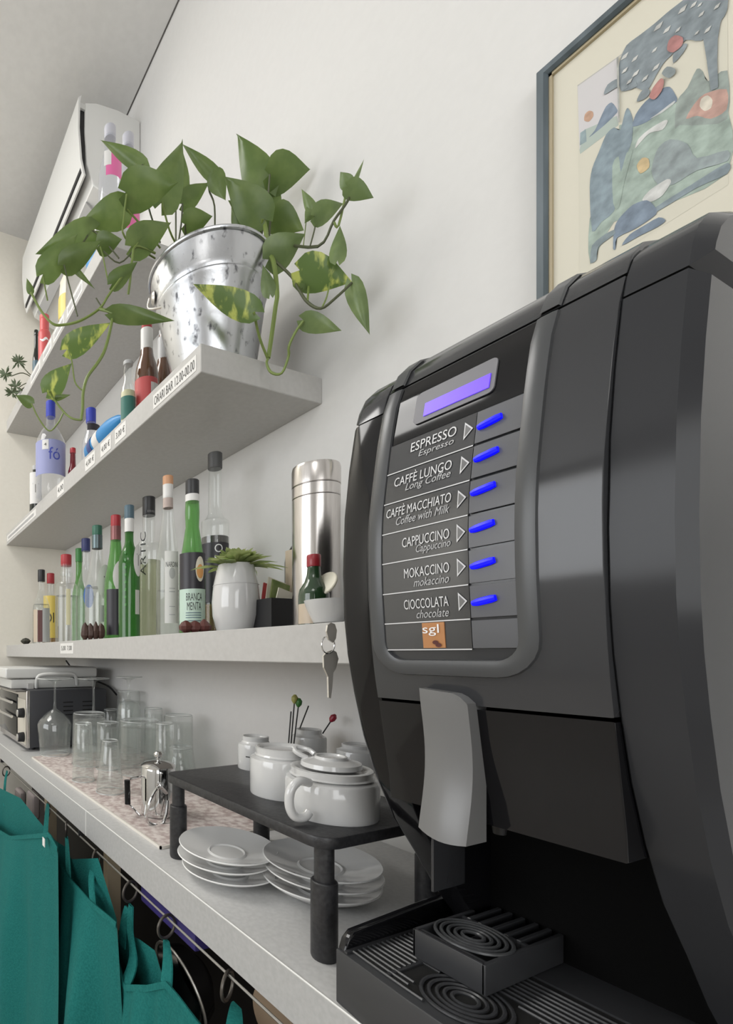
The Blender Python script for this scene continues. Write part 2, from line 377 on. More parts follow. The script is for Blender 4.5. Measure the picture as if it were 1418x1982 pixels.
obj('shade_board', *box((.62, -.8, 0), (.64, FY-.002, ZB)), mat('shade_brown_black', (.012, .009, .008), .7), t)  # dark sheet added to stand for the deep shade under the counter
obj('bottom_board', *box((.41, -.8, .1), (.62, FY-.002, .12)), mat('brown_black_shelf', (.014, .011, .01), .7), t)
RZ = CZ-.3865; RLX = .381
obj('hanging_rail', *tube([(RLX, -.8, RZ), (RLX, FY-.002, RZ)], .0018, 8), 'rail', t)
for y in (.2, .98, 1.75): obj('rail_bracket', *box((RLX-.002, y-.003, RZ), (RLX+.03, y+.003, ZB)), 'black_metal', t)

# ------------------------------------------------------------------ air conditioner
ay0, ay1 = 1.459, 2.14
t = thing('air_conditioner', 'white split air conditioner high on the wall above the top shelf', 'air conditioner', (WX, ay0, CZ+1.47))
cas = [(WX-.001, CZ+1.476), (.70, CZ+1.470), (.615, CZ+1.50), (.592, CZ+1.56), (.585, CZ+1.66), (.586, CZ+1.752), (.625, CZ+1.768), (.70, CZ+1.778), (WX-.001, CZ+1.775)]
obj('casing', *prism_y(cas, ay0, ay1, .004), mat('ac_white', (.74, .74, .72), .35), t)
pan = [(.572, CZ+1.765), (.562, CZ+1.755), (.560, CZ+1.66), (.568, CZ+1.56), (.580, CZ+1.515), (.586, CZ+1.517), (.574, CZ+1.565), (.566, CZ+1.66), (.568, CZ+1.745)]
obj('front_panel', *prism_y(pan, ay0-.004, ay1+.004, 0), mat('ac_panel_white', (.72, .72, .70), .3), t)
obj('louver', *prism_y([(.612, CZ+1.494), (.640, CZ+1.470), (.644, CZ+1.473), (.615, CZ+1.499)], ay0+.06, ay1-.05), mat('ac_louver', (.4, .4, .4), .4), t)
obj('hinge_gap', *box((.572, ay0+.006, CZ+1.53), (.588, ay1-.006, CZ+1.74)), 'black_mat', t)
obj('hinge', *box((.566, ay0-.001, CZ+1.728), (.587, ay0+.01, CZ+1.745), .002), mat('ac_hinge', (.6, .6, .58), .4), t)

# ------------------------------------------------------------------ framed print
def pw(px, py, off=0): return W(px, py, x=WX-off)
fy0, fy1 = W(1035, 300, x=WX-.022)[1], .165; fz1, fz0 = W(1035, 142, x=WX-.022)[2], CZ+.40
t = thing('framed_print', 'framed print of a tree over blue hills, in a dark grey-blue wooden frame', 'picture', (WX, fy0, fz0))
fw_, fd = .0115, .022
obj('backing', *box((WX-.012, fy1+.004, fz0+.004), (WX-.002, fy0-.004, fz1-.004)), 'passe', t)
def mitred(name, p, q, wd, xa, xb, m):
    """a bar along one side of the frame with 45 degree ends; p, q are its outer corners, wd points inwards"""
    a, b = np.array(p), np.array(q); dr_ = (b-a)/np.linalg.norm(b-a); nn = np.array(wd)/np.linalg.norm(wd); w_ = np.linalg.norm(wd)
    sec = [(0, xb), (0, xa+.003), (.0015, xa), (w_-.003, xa), (w_, xa+.004), (w_, xb)]; V = []
    for e, sg in ((a, 1), (b, -1)):
        for o_, x_ in sec: c_ = e+nn*o_+dr_*sg*o_; V.append((x_, c_[0], c_[1]))
    k_ = len(sec); obj(name, V, [[i_, (i_+1) % k_, k_+(i_+1) % k_, k_+i_] for i_ in range(k_)]+[list(range(k_))[::-1], list(range(k_, 2*k_))], m, t, ang=20)
for p, q, wd in (((fy0, fz0), (fy0, fz1), (-fw_, 0)), ((fy1, fz1), (fy1, fz0), (fw_, 0)), ((fy0, fz1), (fy1, fz1), (0, -fw_)), ((fy1, fz0), (fy0, fz0), (0, fw_))):
    mitred('frame_bar', p, q, wd, WX-fd, WX-.001, 'frame')
g = fw_
for a, b in (((fy0-g-.003, fz0+g), (fy0-g, fz1-g)), ((fy1+g, fz0+g), (fy1+g+.003, fz1-g)), ((fy1+g, fz1-g-.003), (fy0-g, fz1-g)), ((fy1+g, fz0+g), (fy0-g, fz0+g+.003))):
    obj('gilt_fillet', *box((WX-.016, a[0], a[1]), (WX-.012, b[0], b[1])), 'gold', t)
art = []   # (colour, outline in photo pixels)
def cr(l): return [(1000+a/3.304, b/3.304) for a, b in l]
art.append(((.66, .63, .52), cr([(387, 548), (1345, -130), (1352, 1180), (400, 1780)])))
art.append(((.62, .60, .62), cr([(387, 548), (645, 365), (648, 780), (400, 960)])))
art.append(((.45, .44, .42), cr([(387, 545), (1345, -135), (1345, -125), (387, 553)])))
art.append(((.38, .46, .42), cr([(400, 960), (430, 830), (640, 740), (650, 800), (404, 985)])))
art.append(((.13, .20, .30), cr([(460, 880), (500, 830), (540, 740), (570, 680), (605, 655), (635, 690), (640, 720), (560, 800)])))
art.append(((.22, .32, .36), cr([(402, 930), (405, 850), (440, 825), (445, 905)])))
art.append(((.58, .32, .20), cr([(430, 770), (435, 730), (460, 708), (485, 715), (487, 745), (460, 778)])))
art.append(((.30, .40, .35), cr([(655, 800), (740, 810), (840, 760), (1010, 660), (1345, 700), (1345, 1110), (900, 1330), (620, 1420), (470, 1690), (465, 1400), (560, 1200), (640, 1000)])))
art.append(((.24, .30, .28), cr([(1010, 820), (1020, 650), (1090, 560), (1150, 440), (1190, 460), (1220, 520), (1345, 450), (1345, 760), (1160, 800), (1040, 800)])))
art.append(((.50, .27, .22), cr([(1080, 760), (1130, 670), (1200, 600), (1340, 570), (1340, 700), (1240, 760), (1150, 740)])))
art.append(((.66, .60, .50), cr([(1168, 680), (1180, 630), (1220, 610), (1250, 640), (1240, 690), (1200, 710)])))
art.append(((.11, .18, .28), cr([(740, 810), (760, 730), (820, 650), (920, 570), (975, 555), (1010, 600), (1020, 650), (900, 730), (830, 780)])))
art.append(((.60, .62, .62), cr([(850, 760), (900, 725), (1005, 645), (1000, 665), (920, 725)])))
art.append(((.16, .24, .30), cr([(465, 1200), (480, 1080), (520, 980), (570, 860), (620, 815), (660, 830), (690, 720), (710, 690), (740, 760), (735, 900), (700, 1000), (660, 1180), (620, 1350), (540, 1420), (480, 1480)])))
art.append(((.28, .38, .33), cr([(610, 1060), (650, 1000), (665, 1100), (700, 980), (740, 960), (690, 1150), (650, 1330), (615, 1300)])))
art.append(((.60, .61, .60), cr([(755, 950), (775, 890), (840, 830), (940, 770), (965, 775), (930, 830), (850, 850), (790, 910)])))
art.append(((.22, .28, .30), cr([(860, 1090), (900, 950), (980, 890), (1090, 920), (1150, 1010), (1345, 960), (1345, 1030), (1150, 1090), (1000, 1180), (900, 1180)])))
art.append(((.56, .40, .18), cr([(765, 1060), (800, 1010), (840, 1015), (845, 1070), (790, 1110)])))
art.append(((.60, .61, .60), cr([(800, 1280), (850, 1215), (960, 1145), (985, 1165), (930, 1250), (860, 1290)])))
art.append(((.17, .24, .29), cr([(880, 1330), (1100, 1190), (1345, 1040), (1345, 1110), (1150, 1200), (900, 1350)])))
art.append(((.12, .19, .29), cr([(620, 1470), (650, 1400), (740, 1310), (830, 1280), (880, 1320), (890, 1370), (760, 1460), (640, 1520), (630, 1590), (615, 1590)])))
art.append(((.12, .19, .29), cr([(670, 1570), (720, 1500), (800, 1450), (905, 1390), (950, 1410), (900, 1450), (780, 1510)])))
art.append(((.17, .24, .28), cr([(470, 1680), (480, 1570), (560, 1500), (620, 1470), (620, 1500), (520, 1580), (510, 1660)])))
cano_ = [(660, 400), (700, 290), (790, 220), (880, 150), (960, 80), (1050, 10), (1120, -60), (1250, -110), (1345, -130), (1345, 60), (1290, 150), (1250, 220), (1280, 400), (1285, 560), (1235, 580), (1215, 400), (1170, 260), (1080, 250), (1050, 330), (1005, 400), (1000, 330), (940, 400), (900, 470), (830, 590), (770, 650), (800, 560), (720, 570), (665, 580), (650, 500), (555, 605), (580, 540), (650, 480), (690, 420)]
cano = [(655, 400), (700, 290), (790, 220), (880, 150), (960, 80), (1050, 10), (1120, -40), (1250, -95), (1345, -120), (1345, 60), (1290, 150), (1180, 260), (1080, 255), (1000, 340), (940, 400), (890, 480), (830, 580), (760, 560), (720, 575), (665, 580), (650, 500)]
art.append(((.16, .21, .25), cr(cano)))
art.append(((.16, .21, .25), cr([(1180, 200), (1330, 60), (1300, 150), (1282, 260)]))); art.append(((.16, .21, .25), cr([(1182, 198), (1284, 250), (1280, 405), (1215, 400)]))); art.append(((.16, .21, .25), cr([(1213, 395), (1281, 395), (1286, 560), (1240, 580)])))
for lf in ([(650, 500), (580, 540), (555, 605), (610, 575), (660, 540)], [(830, 560), (790, 590), (765, 650), (820, 630), (850, 590)], [(1040, 290), (1000, 340), (1000, 405), (1060, 340), (1090, 280)], [(700, 520), (665, 560), (670, 585), (710, 560)], [(760, 520), (715, 555), (725, 575), (770, 550)]): art.append(((.17, .22, .26), cr(lf)))
for cx_, cy_, r_ in ((690, 360, 30), (755, 375, 26), (880, 320, 22), (905, 170, 36), (960, 190, 30), (890, 430, 30), (1060, 60, 36), (1130, 30, 26), (1180, 90, 24), (1170, 30, 18), (1220, 190, 28), (1030, 190, 22), (760, 470, 28), (820, 500, 26), (720, 520, 24), (1150, 210, 18), (1280, 40, 26), (690, 450, 24)):
    art.append(((.60, .60, .58), cr([(cx_-r_*.9, cy_+r_*.9), (cx_-r_*.4, cy_-r_*.1), (cx_+r_*.8, cy_-r_), (cx_+r_*.3, cy_+r_*.2)])))
art.append(((.40, .12, .12), cr([(960, 320), (970, 260), (1010, 225), (1060, 240), (1055, 290), (1000, 335)])))
art.append(((.42, .13, .12), cr([(845, 620), (870, 560), (920, 500), (940, 520), (925, 580), (880, 635)])))
art.append(((.20, .25, .27), cr([(925, 470), (960, 425), (1010, 440), (1010, 470), (970, 500)])))
art.append(((.34, .35, .33), cr([(636, 370), (650, 360), (658, 780), (648, 785)])))
V, Fc, fm, ms = [], [], [], []
bm = bmesh.new()
for i, (c, pl) in enumerate(art):
    ms.append(mat('print_ink_hazed', tuple(.78*a_+.22*b_ for a_, b_ in zip(c, (.5, .49, .44))), .7)); cc_ = tuple(.78*a_+.22*b_ for a_, b_ in zip(c, (.5, .49, .44))); noisy(ms[-1], tuple(q*.72 for q in cc_), tuple(min(.8, q*1.18) for q in cc_), 90, 6, 0, .3, .7) if i > 3 else None  # inks paled to stand in for glass reflection over the print
    if i not in (0, 1, 2, 3) and len(pl) > 4:
        Q = [np.array(q) for q in pl]; n_ = len(Q); sm_ = []
        for k_ in range(n_):
            p0, p1, p2, p3 = Q[k_-1], Q[k_], Q[(k_+1) % n_], Q[(k_+2) % n_]
            for t_ in (0, .34, .67): sm_.append(p1+(p2-p1)*t_+.5*t_*(1-t_)*((1-t_)*(p2-p0-(p2-p1))-t_*(p3-p1-(p2-p1)))*.8)
        pl = sm_
    vs = [bm.verts.new(pw(px, py, .0122+i*.00004)) for px, py in pl]
    f = bm.faces.new(vs); f.material_index = i
bmesh.ops.triangulate(bm, faces=bm.faces[:])
fm = [f.material_index for f in bm.faces]; V, Fc = dump(bm)
obj('print', V, Fc, ms, t, smooth=False, fm=fm)

# ------------------------------------------------------------------ coffee machine
YN, YF = .113, .325            # near and far side
YA, YB = .1454, .2945          # inner faces of the two side cheeks
def zz(l): return [(x, CZ+z) for x, z in l]
t = mach = thing('coffee_machine', 'black bulging vending coffee machine with lit selection buttons at right', 'coffee machine', (.55, .22, ZT))
body = zz([(.545, -.322), (.545, -.125), (.45, -.115), (.45, .235), (.50, .262), (.73, .262), (.73, -.322)])
obj('rear_casing', *prism_y(body, YN+.004, YF-.004, .003), 'cavity', t)
cheek = [(.393, .205), (.385, .165), (.3793, .1225), (.3772, .0715), (.379, .03), (.383, 0), (.391, -.035), (.403, -.075), (.42, -.115), (.443, -.155), (.475, -.195), (.505, -.235), (.53, -.262), (.54, -.3215), (.72, -.3215), (.72, .205)]
ctop = [(.3935, .2065), (.398, .220), (.405, .232), (.418, .243), (.445, .253), (.50, .262), (.735, .264), (.735, .2065)]
for a, b, m1 in ((YN, YA, 'cheek_satin'), (YB, YF, 'black_gloss')):
    bv, sg = ((.0065, .0008), 1) if a == YN else ((.0008, .007), 4)
    obj('side_panel', *prism_y(zz(cheek), a, b, bv, sg), m1, t)
    obj('top_cap', *prism_y(zz(ctop), a, b, bv, sg), m1 if a == YN else 'black_satin', t)
prof = [(.3995, .2215), (.392, .205), (.385, .175), (.379, .14), (.3745, .11), (.3735, .085), (.3745, .05), (.378, .01), (.3815, -.015), (.386, -.037)]
pz = np.array([p[1] for p in prof][::-1]); pxx = np.array([p[0] for p in prof][::-1])
def xs(z): return float(np.interp(z, pz, pxx))
dn = [(xs(z), z) for z in np.linspace(.2215, -.037, 30)] + [(.46, -.037), (.46, .2215)]
obj('front_door', *prism_y(zz(dn), YA+.0004, YB-.0004, .0008, 2), 'black_satin', t)
obj('top_lid', *prism_y(zz([(.4005, .2235), (.408, .237), (.422, .249), (.45, .260), (.50, .266), (.735, .266), (.735, .2235)]), YA+.0004, YB-.0004, .001), 'black_satin', t)
obj('lower_cover', *prism_y(zz([(.387, -.0395), (.391, -.06), (.396, -.085), (.400, -.105), (.402, -.1235), (.46, -.1245), (.46, -.0395)]), YA+.0004, YB-.0004, .001), 'black_gloss', t)
def S(y, z, off): return (xs(z)-off, y, CZ+z)
def patch(name, y0, y1, z0, z1, off, m, parent, n=6, th=.0006, r=0):
    """a thin tile that follows the bulge of the door"""
    V, Fc = [], []
    if r:
        out = rrect(y0, z0, y1, z1, r)
    else:
        out = [(y0, z0+(z1-z0)*i/n) for i in range(n+1)] + [(y1, z1-(z1-z0)*i/n) for i in range(n+1)]
    k = len(out); V = [S(y, z, off) for y, z in out] + [S(y, z, off-th-.0006) for y, z in out]
    Fc = [list(range(k))] + [[i, (i+1) % k, k+(i+1) % k, k+i] for i in range(k)]
    if not r:
        Fc = [[i, i+1, 2*n-i, 2*n+1-i] for i in range(n)] + Fc[1:]
    return obj(name, V, Fc, m, parent)
# U-shaped grey frame round the selection panel
yl, yr, zb_, ztop = .2915, .1760, -.0165, .2205
path = []
for i in range(12): path.append((yl-.006, ztop-(ztop-zb_-.026)*i/12))
for i in range(7): a = PI/2*i/6; path.append((yl-.006-.02*(1-math.cos(a)), zb_+.026-.02*math.sin(a)))
for i in range(7): a = PI/2*i/6; path.append((yr+.006+.02*(1-math.sin(a)), zb_+.026-.02*math.cos(a)))
for i in range(1, 13): path.append((yr+.006, zb_+.026+(ztop-zb_-.026)*i/12))
V, Fc = [], []
for i, (y, z) in enumerate(path):
    a, b = path[max(i-1, 0)], path[min(i+1, len(path)-1)]; dy, dz = b[0]-a[0], b[1]-a[1]; L = math.hypot(dy, dz); ny, nz = -dz/L, dy/L
    for s, off in ((-.006, .0), (-.0055, .0022), (-.003, .003), (.003, .003), (.0055, .0022), (.006, .0)):
        V.append(S(y+ny*s, z+nz*s, off))
for i in range(len(path)-1):
    for k in range(5): q = i*6+k; Fc.append([q, q+1, q+7, q+6])
obj('panel_frame', V, Fc, 'grey_plastic', t)
for yy in (yl-.006, yr+.006):
    V = []; tp = [(.3995, .2235), (.4075, .2375), (.4215, .2495), (.4495, .2605), (.50, .2668)]
    for x, z in tp:
        for s, o in ((-.006, 0), (-.005, .0015), (.005, .0015), (.006, 0)): V.append((x-o*.7, yy+s, CZ+z+o*.7))
    obj('lid_trim', V, [[i*4+k, i*4+k+1, i*4+k+5, i*4+k+4] for i in range(4) for k in range(3)], 'grey_plastic', t)
patch('display_panel', .1865, .2795, .1705, .2205, .0003, 'black_gloss', t, 8)
bz = patch('display_bezel', .2065, .263, .1805, .2065, .0016, 'bezel', t, r=.004)
patch('screen', .2095, .2547, .1845, .195, .0024, 'lcd', bz, 3)
rows = [.170, .1453, .1205, .0960, .0722, .0478, .0240, .0030]
YL0, YL1 = .2155, .2793         # label column
YB0, YB1 = .1868, .2146         # button column
drinks = [('ESPRESSO', 797, 885, 'Espresso', 813, 880), ('CAFFÈ LUNGO', 765, 876, 'Long Coffee', 787, 873), ('CAFFÈ MACCHIATO', 750, 875, 'Coffee with Milk', 768, 871),
          ('CAPPUCCINO', 781, 872, 'Cappuccino', 805, 872), ('MOKACCINO', 785, 872, 'mokaccino', 803, 870), ('CIOCCOLATA', 785, 871, 'chocolate', 807, 869)]
def ypx(px, z): return W(px, CY, x=xs(z))[1]
for i in range(7):
    z1, z0 = rows[i]-.0004, rows[i+1]+.0004
    lb = patch('drink_label', YL0, YL1, z0, z1, .0012, 'label_film', t, 3)
    V, Fc = [], []
    obj('rule_line', [S(YL0, z0-.0006, .0019), S(YL1, z0-.0006, .0019), S(YL1, z0+.0002, .0019), S(YL0, z0+.0002, .0019)], [[0, 1, 2, 3]], 'print_w', lb)
    bt = patch('button', YB0, YB1, z0+.0006, z1-.0006, .002, 'button', t, 3)
    zm = (z0+z1)/2
    if i < 6:
        s, a, b, s2, a2, b2 = drinks[i]; sz = zm-.0005
        ya, yb = ypx(a, zm), ypx(b, zm); ya2, yb2 = ypx(a2, zm), ypx(b2, zm)
        zo = .001 if i < 3 else -.001
        text(s, lambda u, v: S(ya-u, v, .0019), 0, zm+zo-.0004, ya-yb, .0074 if 'È' not in s else .0090, 0, 'print_w', lb)
        text(s2, lambda u, v: S(ya2-u, v, .0019), 0, zm+zo-.0078, ya2-yb2, .0062 if 'g' not in s2 and 'pp' not in s2 else .0074, .22, 'print_g', lb)
        y0 = YL0+.0012
        obj('arrow', [S(y0, zm+.001, .0019), S(y0+.0058, zm+.0075, .0019), S(y0+.0058, zm-.0055, .0019), S(y0+.0012, zm+.001, .0021), S(y0+.0051, zm+.0055, .0021), S(y0+.0051, zm-.0035, .0021)], [[0, 1, 2], [3, 4, 5]], ['print_w', 'grey_light'], lb, smooth=False, fm=[0, 1])
        zl = [.158, .135, .1113, .086, .061, .036][i]
        pts = [(.2128-.0142*k/5, zl-.0012+.0024*k/5) for k in range(6)]
        obj('light', *tube([S(y, z, .003) for y, z in pts], [.0018, .0025, .0026, .0026, .0026, .0021], 8), 'led', bt)
    else:
        st = patch('sticker', .233, .249, z0+.001, z1-.0003, .0020, 'orange', lb, 2)
        text('sgl', lambda u, v: S(.2485-u, v, .0026), 0, z0+.010, .012, .0085, 0, 'white_paint', st)
        for yy, zq in ((.2395, .0085), (.2375, .0065)):
            obj('bean', [S(yy+.0022*math.cos(k*PI/5), zq+.0016*math.sin(k*PI/5), .0026) for k in range(10)], [list(range(10))], 'brownred', st)
# spout cover: a saddle-shaped grey plate
V, Fc = [], []
nz_, ny_ = 14, 8
for i in range(nz_+1):
    v = i/nz_; z = -.026-.106*v
    off = .3755+.0075*math.sin(PI*min(1, v*.95))**1.3-.0015*v
    for k in range(ny_+1):
        u = k/ny_; y = .2515-.0335*u
        zc_ = z
        if i == 0 and u > .7: zc_ = z-.006*((u-.7)/.3)**2
        if i == nz_: zc_ = z-.003*math.sin(PI*u)
        V.append((off-.0035*math.sin(PI*u)**.7*(.4+.6*v), y, CZ+zc_-.003*u))
for i in range(nz_):
    for k in range(ny_): q = i*(ny_+1)+k; Fc.append([q, q+1, q+ny_+2, q+ny_+1])
nf = len(V); V2 = [(.398, y, z) for x, y, z in V]; V += V2
bd = [k for k in range(ny_+1)] + [(i+1)*(ny_+1)-1 for i in range(1, nz_+1)] + [nz_*(ny_+1)+k for k in range(ny_-1, -1, -1)] + [i*(ny_+1) for i in range(nz_-1, 0, -1)]
for i in range(len(bd)): a, b = bd[i], bd[(i+1) % len(bd)]; Fc.append([a, b, b+nf, a+nf])
obj('spout_cover', V, Fc, 'grey_light', t)
for yy in (.224, .238): obj('spout', *lathe([(.004, 0), (.006, .018)], 12, .425, yy, CZ-.135), 'black_mat', t)
obj('inner_panel', *box((.455, .2915, CZ-.215), (.500, .2942, CZ-.115), .001), 'black_satin', t)
# drip tray
pl = [(.384, .334)] + [(.384-.0075*math.sin(PI*k/10), .334-.225*k/10) for k in range(1, 10)] + [(.384, .109), (.545, .109), (.545, .334)]
ty = obj('drip_tray', *prism_z(pl, ZT+.0005, CZ-.2715, .0015), 'tray', t)
obj('tray_shade', *box((.391, .122, CZ-.2713), (.50, .3225, CZ-.2709)), 'gap', ty)  # flat black sheet stands in for the dark depth below the bars
obj('tray_rim', *prism_y(zz([(.386, -.2712), (.390, -.262), (.398, -.256), (.503, -.2495), (.545, -.2485), (.545, -.2712)]), .3255, .334, .0015), 'black_gloss', ty)
xbar = [.3915+.0062*k for k in range(17)]
for k, x in enumerate(xbar):
    pts = []; bow = max(0, 1-k/10)*.006
    for j in range(13):
        y = .322-.199*j/12; pts.append((x-bow*math.sin(PI*j/12), y, CZ-.2702))
    keep = [p for p in pts if (p[0]-.417)**2+(p[1]-.243)**2 > .032**2]
    hi_ = [p for p in keep if p[1] > .243]; lo_ = [p for p in keep if p[1] <= .243]
    for seg in ((keep,) if len(keep) == 13 else (hi_, lo_)):
        if len(seg) > 1: obj('grille_bar', *tube(seg, .0014, 6), 'tray', ty)
for y in (.288, .152): obj('grille_bar', *box((.388, y-.0016, CZ-.2712), (.50, y+.0016, CZ-.2695)), 'tray', ty)
for R in (.0085, .0135, .0185, .0238, .029): obj('grille_ring', *ring((.417, .243, CZ-.2698), R, .0015, 'z', 32, 6), 'tray', ty)
obj('grille_border', *join(box((.384, .3225, CZ-.2712), (.50, .3255, CZ-.2692)), box((.50, .112, CZ-.2712), (.545, .3255, CZ-.2692))), 'tray', ty)
# cup riser on the tray
r_ = thing('cup_riser', 'small dark grey raised cup stand with ring grille, on the drip tray', 'cup stand', (.485, .265, CZ-.268))
zt_ = CZ-.243
obj('side_wall', *box((.431, .2370, CZ-.2675), (.434, .2945, zt_), .001), 'tray', r_)
obj('side_wall', *box((.431, .2365, CZ-.2675), (.541, .2400, zt_), .001), 'tray', r_)
obj('side_wall', *box((.431, .2915, CZ-.2675), (.515, .2945, zt_), .001), 'tray', r_)
for y in (.2465, .2560, .2660, .2760, .2850): obj('tine', *box((.494, y-.0018, CZ-.255), (.541, y+.0018, zt_+.0005), .0006, 1), 'tray', r_)
for x in (.438, .496): obj('cross_bar', *box((x-.0015, .24, CZ-.252), (x+.0015, .2915, zt_-.001)), 'tray', r_)
obj('side_wall', *box((.434, .240, CZ-.2670), (.494, .2915, CZ-.2660)), 'black_mat', r_)
for R in (.0075, .0125, .0175, .0225, .0268): obj('grille_ring', *ring((.466, .2655, zt_), R, .0015, 'z', 32, 6), 'grey_plastic', r_)
# lock with keys on the far side of the machine
lk = thing('key_bunch', 'two flat keys on a split ring hanging from the lock beside the machine', 'keys', (.40, YF, CZ+.015))
ky = .338
def kp(px, py): return W(px, py, y=ky)
obj('lock', *tube([(.408, YF+.0005, CZ+.022), (.408, ky+.002, CZ+.022)], .006, 14), 'dull_steel', lk)
def flat(name, pts, par, m='dull_steel', th=.0016, y=ky):
    f_ = [W(a, b, y=y) for a, b in pts]; k = len(f_)
    V = [tuple(p) for p in f_] + [(p[0], p[1]+th, p[2]) for p in f_]
    return obj(name, V, [list(range(k)), list(range(k, 2*k))[::-1]] + [[i, (i+1) % k, k+(i+1) % k, k+i] for i in range(k)], m, par, smooth=False)
flat('key', [(632, 1222), (634, 1210), (641, 1205), (648, 1208), (652, 1220), (650, 1236), (645, 1244), (636, 1238)], lk)
flat('key', [(626, 1270), (632, 1262), (644, 1258), (651, 1262), (655, 1275), (650, 1294), (645, 1302), (643, 1330), (640, 1352), (636, 1350), (635, 1310), (627, 1292)], lk, y=ky+.004)
cc = W(638, 1248, y=ky); obj('split_ring', *ring((cc[0], ky+.002, cc[2]), .0082, .0006, 'y', 26, 6), 'chrome', lk)

# ------------------------------------------------------------------ bottles and other things on the shelves
def bottle(label, px, x, top, wpx, base, shape, glass, cap, group='bottles on the lowest shelf', capf=.12, capr=1.15, liquid=None, level=.6, cat='bottle', name='bottle', n=26, neck=.32, fl=(1, 1)):
    X, Y, d = spot(px, x); h = zat(top, d)-base; r = wpx*d/F/2
    sh = dict(bordeaux=[(.0, .9), (.012, 1), (.60, 1), (.66, .93), (.72, .7), (.77, .45), (.80, neck), (1, neck)],
              spirit=[(.0, .9), (.012, 1), (.52, 1), (.60, .95), (.68, .74), (.76, .48), (.84, neck), (1, neck)],
              slope=[(.0, .92), (.012, 1), (.42, 1), (.52, .93), (.64, .72), (.76, .52), (.86, neck+.06), (1, neck)],
              square=[(.0, .92), (.012, 1), (.70, 1), (.74, .97), (.765, .85), (.775, neck), (1, neck)],
              tall=[(.0, .94), (.01, 1), (.66, 1), (.675, .97), (.68, .90), (.69, neck+.25), (.72, neck+.06), (1, neck)],
              beer=[(.0, .9), (.012, 1), (.5, 1), (.6, .92), (.72, .6), (.84, neck+.05), (1, neck)],
              pet=[(.0, .8), (.03, 1), (.3, 1), (.33, .95), (.36, 1), (.62, 1), (.7, .92), (.8, .66), (.88, neck), (1, neck)])[shape]
    t = thing(name, label, cat, (X, Y, base), group)
    hb = h*(1-capf*.85)
    P_ = [(r*b, hb*a) for a, b in sh]
    obj('glass', *lathe(P_, n), glass, t, loc='local')
    cr_ = r*neck*capr; z0, z1 = h*(1-capf), h
    obj('cap', *lathe([(cr_*.97, z0), (cr_, z0+.001), (cr_, z1-.0015), (cr_*.9, z1)], 18), cap, t, loc='local')
    if liquid:
        lp = []
        zs = [q for q in np.linspace(.004, hb*level, 14)]
        for z in zs: lp.append((max(.001, np.interp(z, [p[1] for p in P_], [p[0] for p in P_])-.0014), z))
        obj('liquid', *lathe(lp, n), liquid, t, loc='local')
    t['_h'] = h; t['_r'] = r
    return t
def lab(t, z0, z1, m, a=1.0, rot=0., name='label', k=1.012, s=None, sm='text', sw=.7, shh=.3, sv=.35, it=0):
    """paper label wrapped on the bottle, facing the room; fractions of height and half-angle in radians"""
    h, r = t['_h'], t['_r']; b = t['_base']; ac = towards_camera(b[0], b[1])+rot
    V, Fc = curved_patch(0, 0, r*k, h*z0, h*z1, ac-a, ac+a, 12)
    o = obj(name, V, Fc, m, t, loc='local')
    if s: ltext(t, o, s, z0+(z1-z0)*sv, (z1-z0)*shh, a*sw, rot, sm, k+.008, it)
    return o
def ltext(t, par, s, z, hh, ha, rot=0, m='text', k=1.02, it=0):
    h, r = t['_h'], t['_r']; b = t['_base']; ac = towards_camera(b[0], b[1])+rot; V, Fc = text2d(s)
    return obj('lettering', [(r*k*math.cos(ac-ha+2*ha*(u+it*v)), r*k*math.sin(ac-ha+2*ha*(u+it*v)), h*(z+hh*v)) for u, v in V], Fc, m, par, loc='local', smooth=False)
def oval(t, z, hz, a, m, rot=0, k=1.012, name='label'):
    h, r = t['_h'], t['_r']; b = t['_base']; ac = towards_camera(b[0], b[1])+rot
    V = [(r*k*math.cos(ac), r*k*math.sin(ac), h*z)]; Fc = []
    for ri in (.5, 1):
        for i in range(24):
            q = 2*PI*i/24; V.append((r*k*math.cos(ac+a*ri*math.cos(q)), r*k*math.sin(ac+a*ri*math.cos(q)), h*(z+hz*ri*math.sin(q))))
    for i in range(24): j = (i+1) % 24; Fc += [[0, 1+i, 1+j], [1+i, 25+i, 25+j, 1+j]]
    return obj(name, V, Fc, m, t, loc='local')
def band(t, z0, z1, rr, m, name='neck_band', n=20):
    h, r = t['_h'], t['_r']; return obj(name, *lathe([(r*rr, h*z0), (r*rr, h*z1)], n, cap0=False, cap1=False), m, t, loc='local')
B3 = S3t
b = bottle('small dark-labelled flask with black cap, first bottle from the far wall', 80, .585, 1103, 34, B3, 'spirit', 'glass', 'black_cap', capf=.16, neck=.36, liquid='liq_clear', level=.62)
lab(b, .03, .48, 'silver_lab', .5, .62); lab(b, .03, .45, 'brownred', .28, -.15); lab(b, .03, .46, 'beige', .3, -.75)
b = bottle('bottle with red cap and yellow label, second from the far wall', 98, .685, 1110, 32, B3, 'spirit', 'glass', 'red', capf=.14, neck=.40, liquid='liq_amber', level=.3)
lab(b, .1, .68, 'yellow', 1.0, 0, s='OL', sw=.8, shh=.25)
b = bottle('clear square-shouldered bottle with shiny red cap and yellowish stripe', 128, .60, 1074, 42, B3, 'square', 'glass', 'red', capf=.13, neck=.5, capr=1.0, liquid='liq_clear', level=.6)
lab(b, .2, .6, 'pale_yellow', .2, .2); band(b, .76, .80, .56, 'glass')
b = bottle('slim pale green bottle with bright green cap standing at the back', 153, .69, 1062, 28, B3, 'spirit', 'green_glass', 'bright_green', capf=.14, neck=.44)
b = bottle('clear bottle with navy blue cap and blue round label', 166, .655, 1043, 36, B3, 'spirit', 'glass', 'navy', capf=.12, neck=.42, liquid='liq_clear', level=.5)
oval(b, .44, .11, .6, mat('blue_disc', (.06, .17, .5), .4), .35)
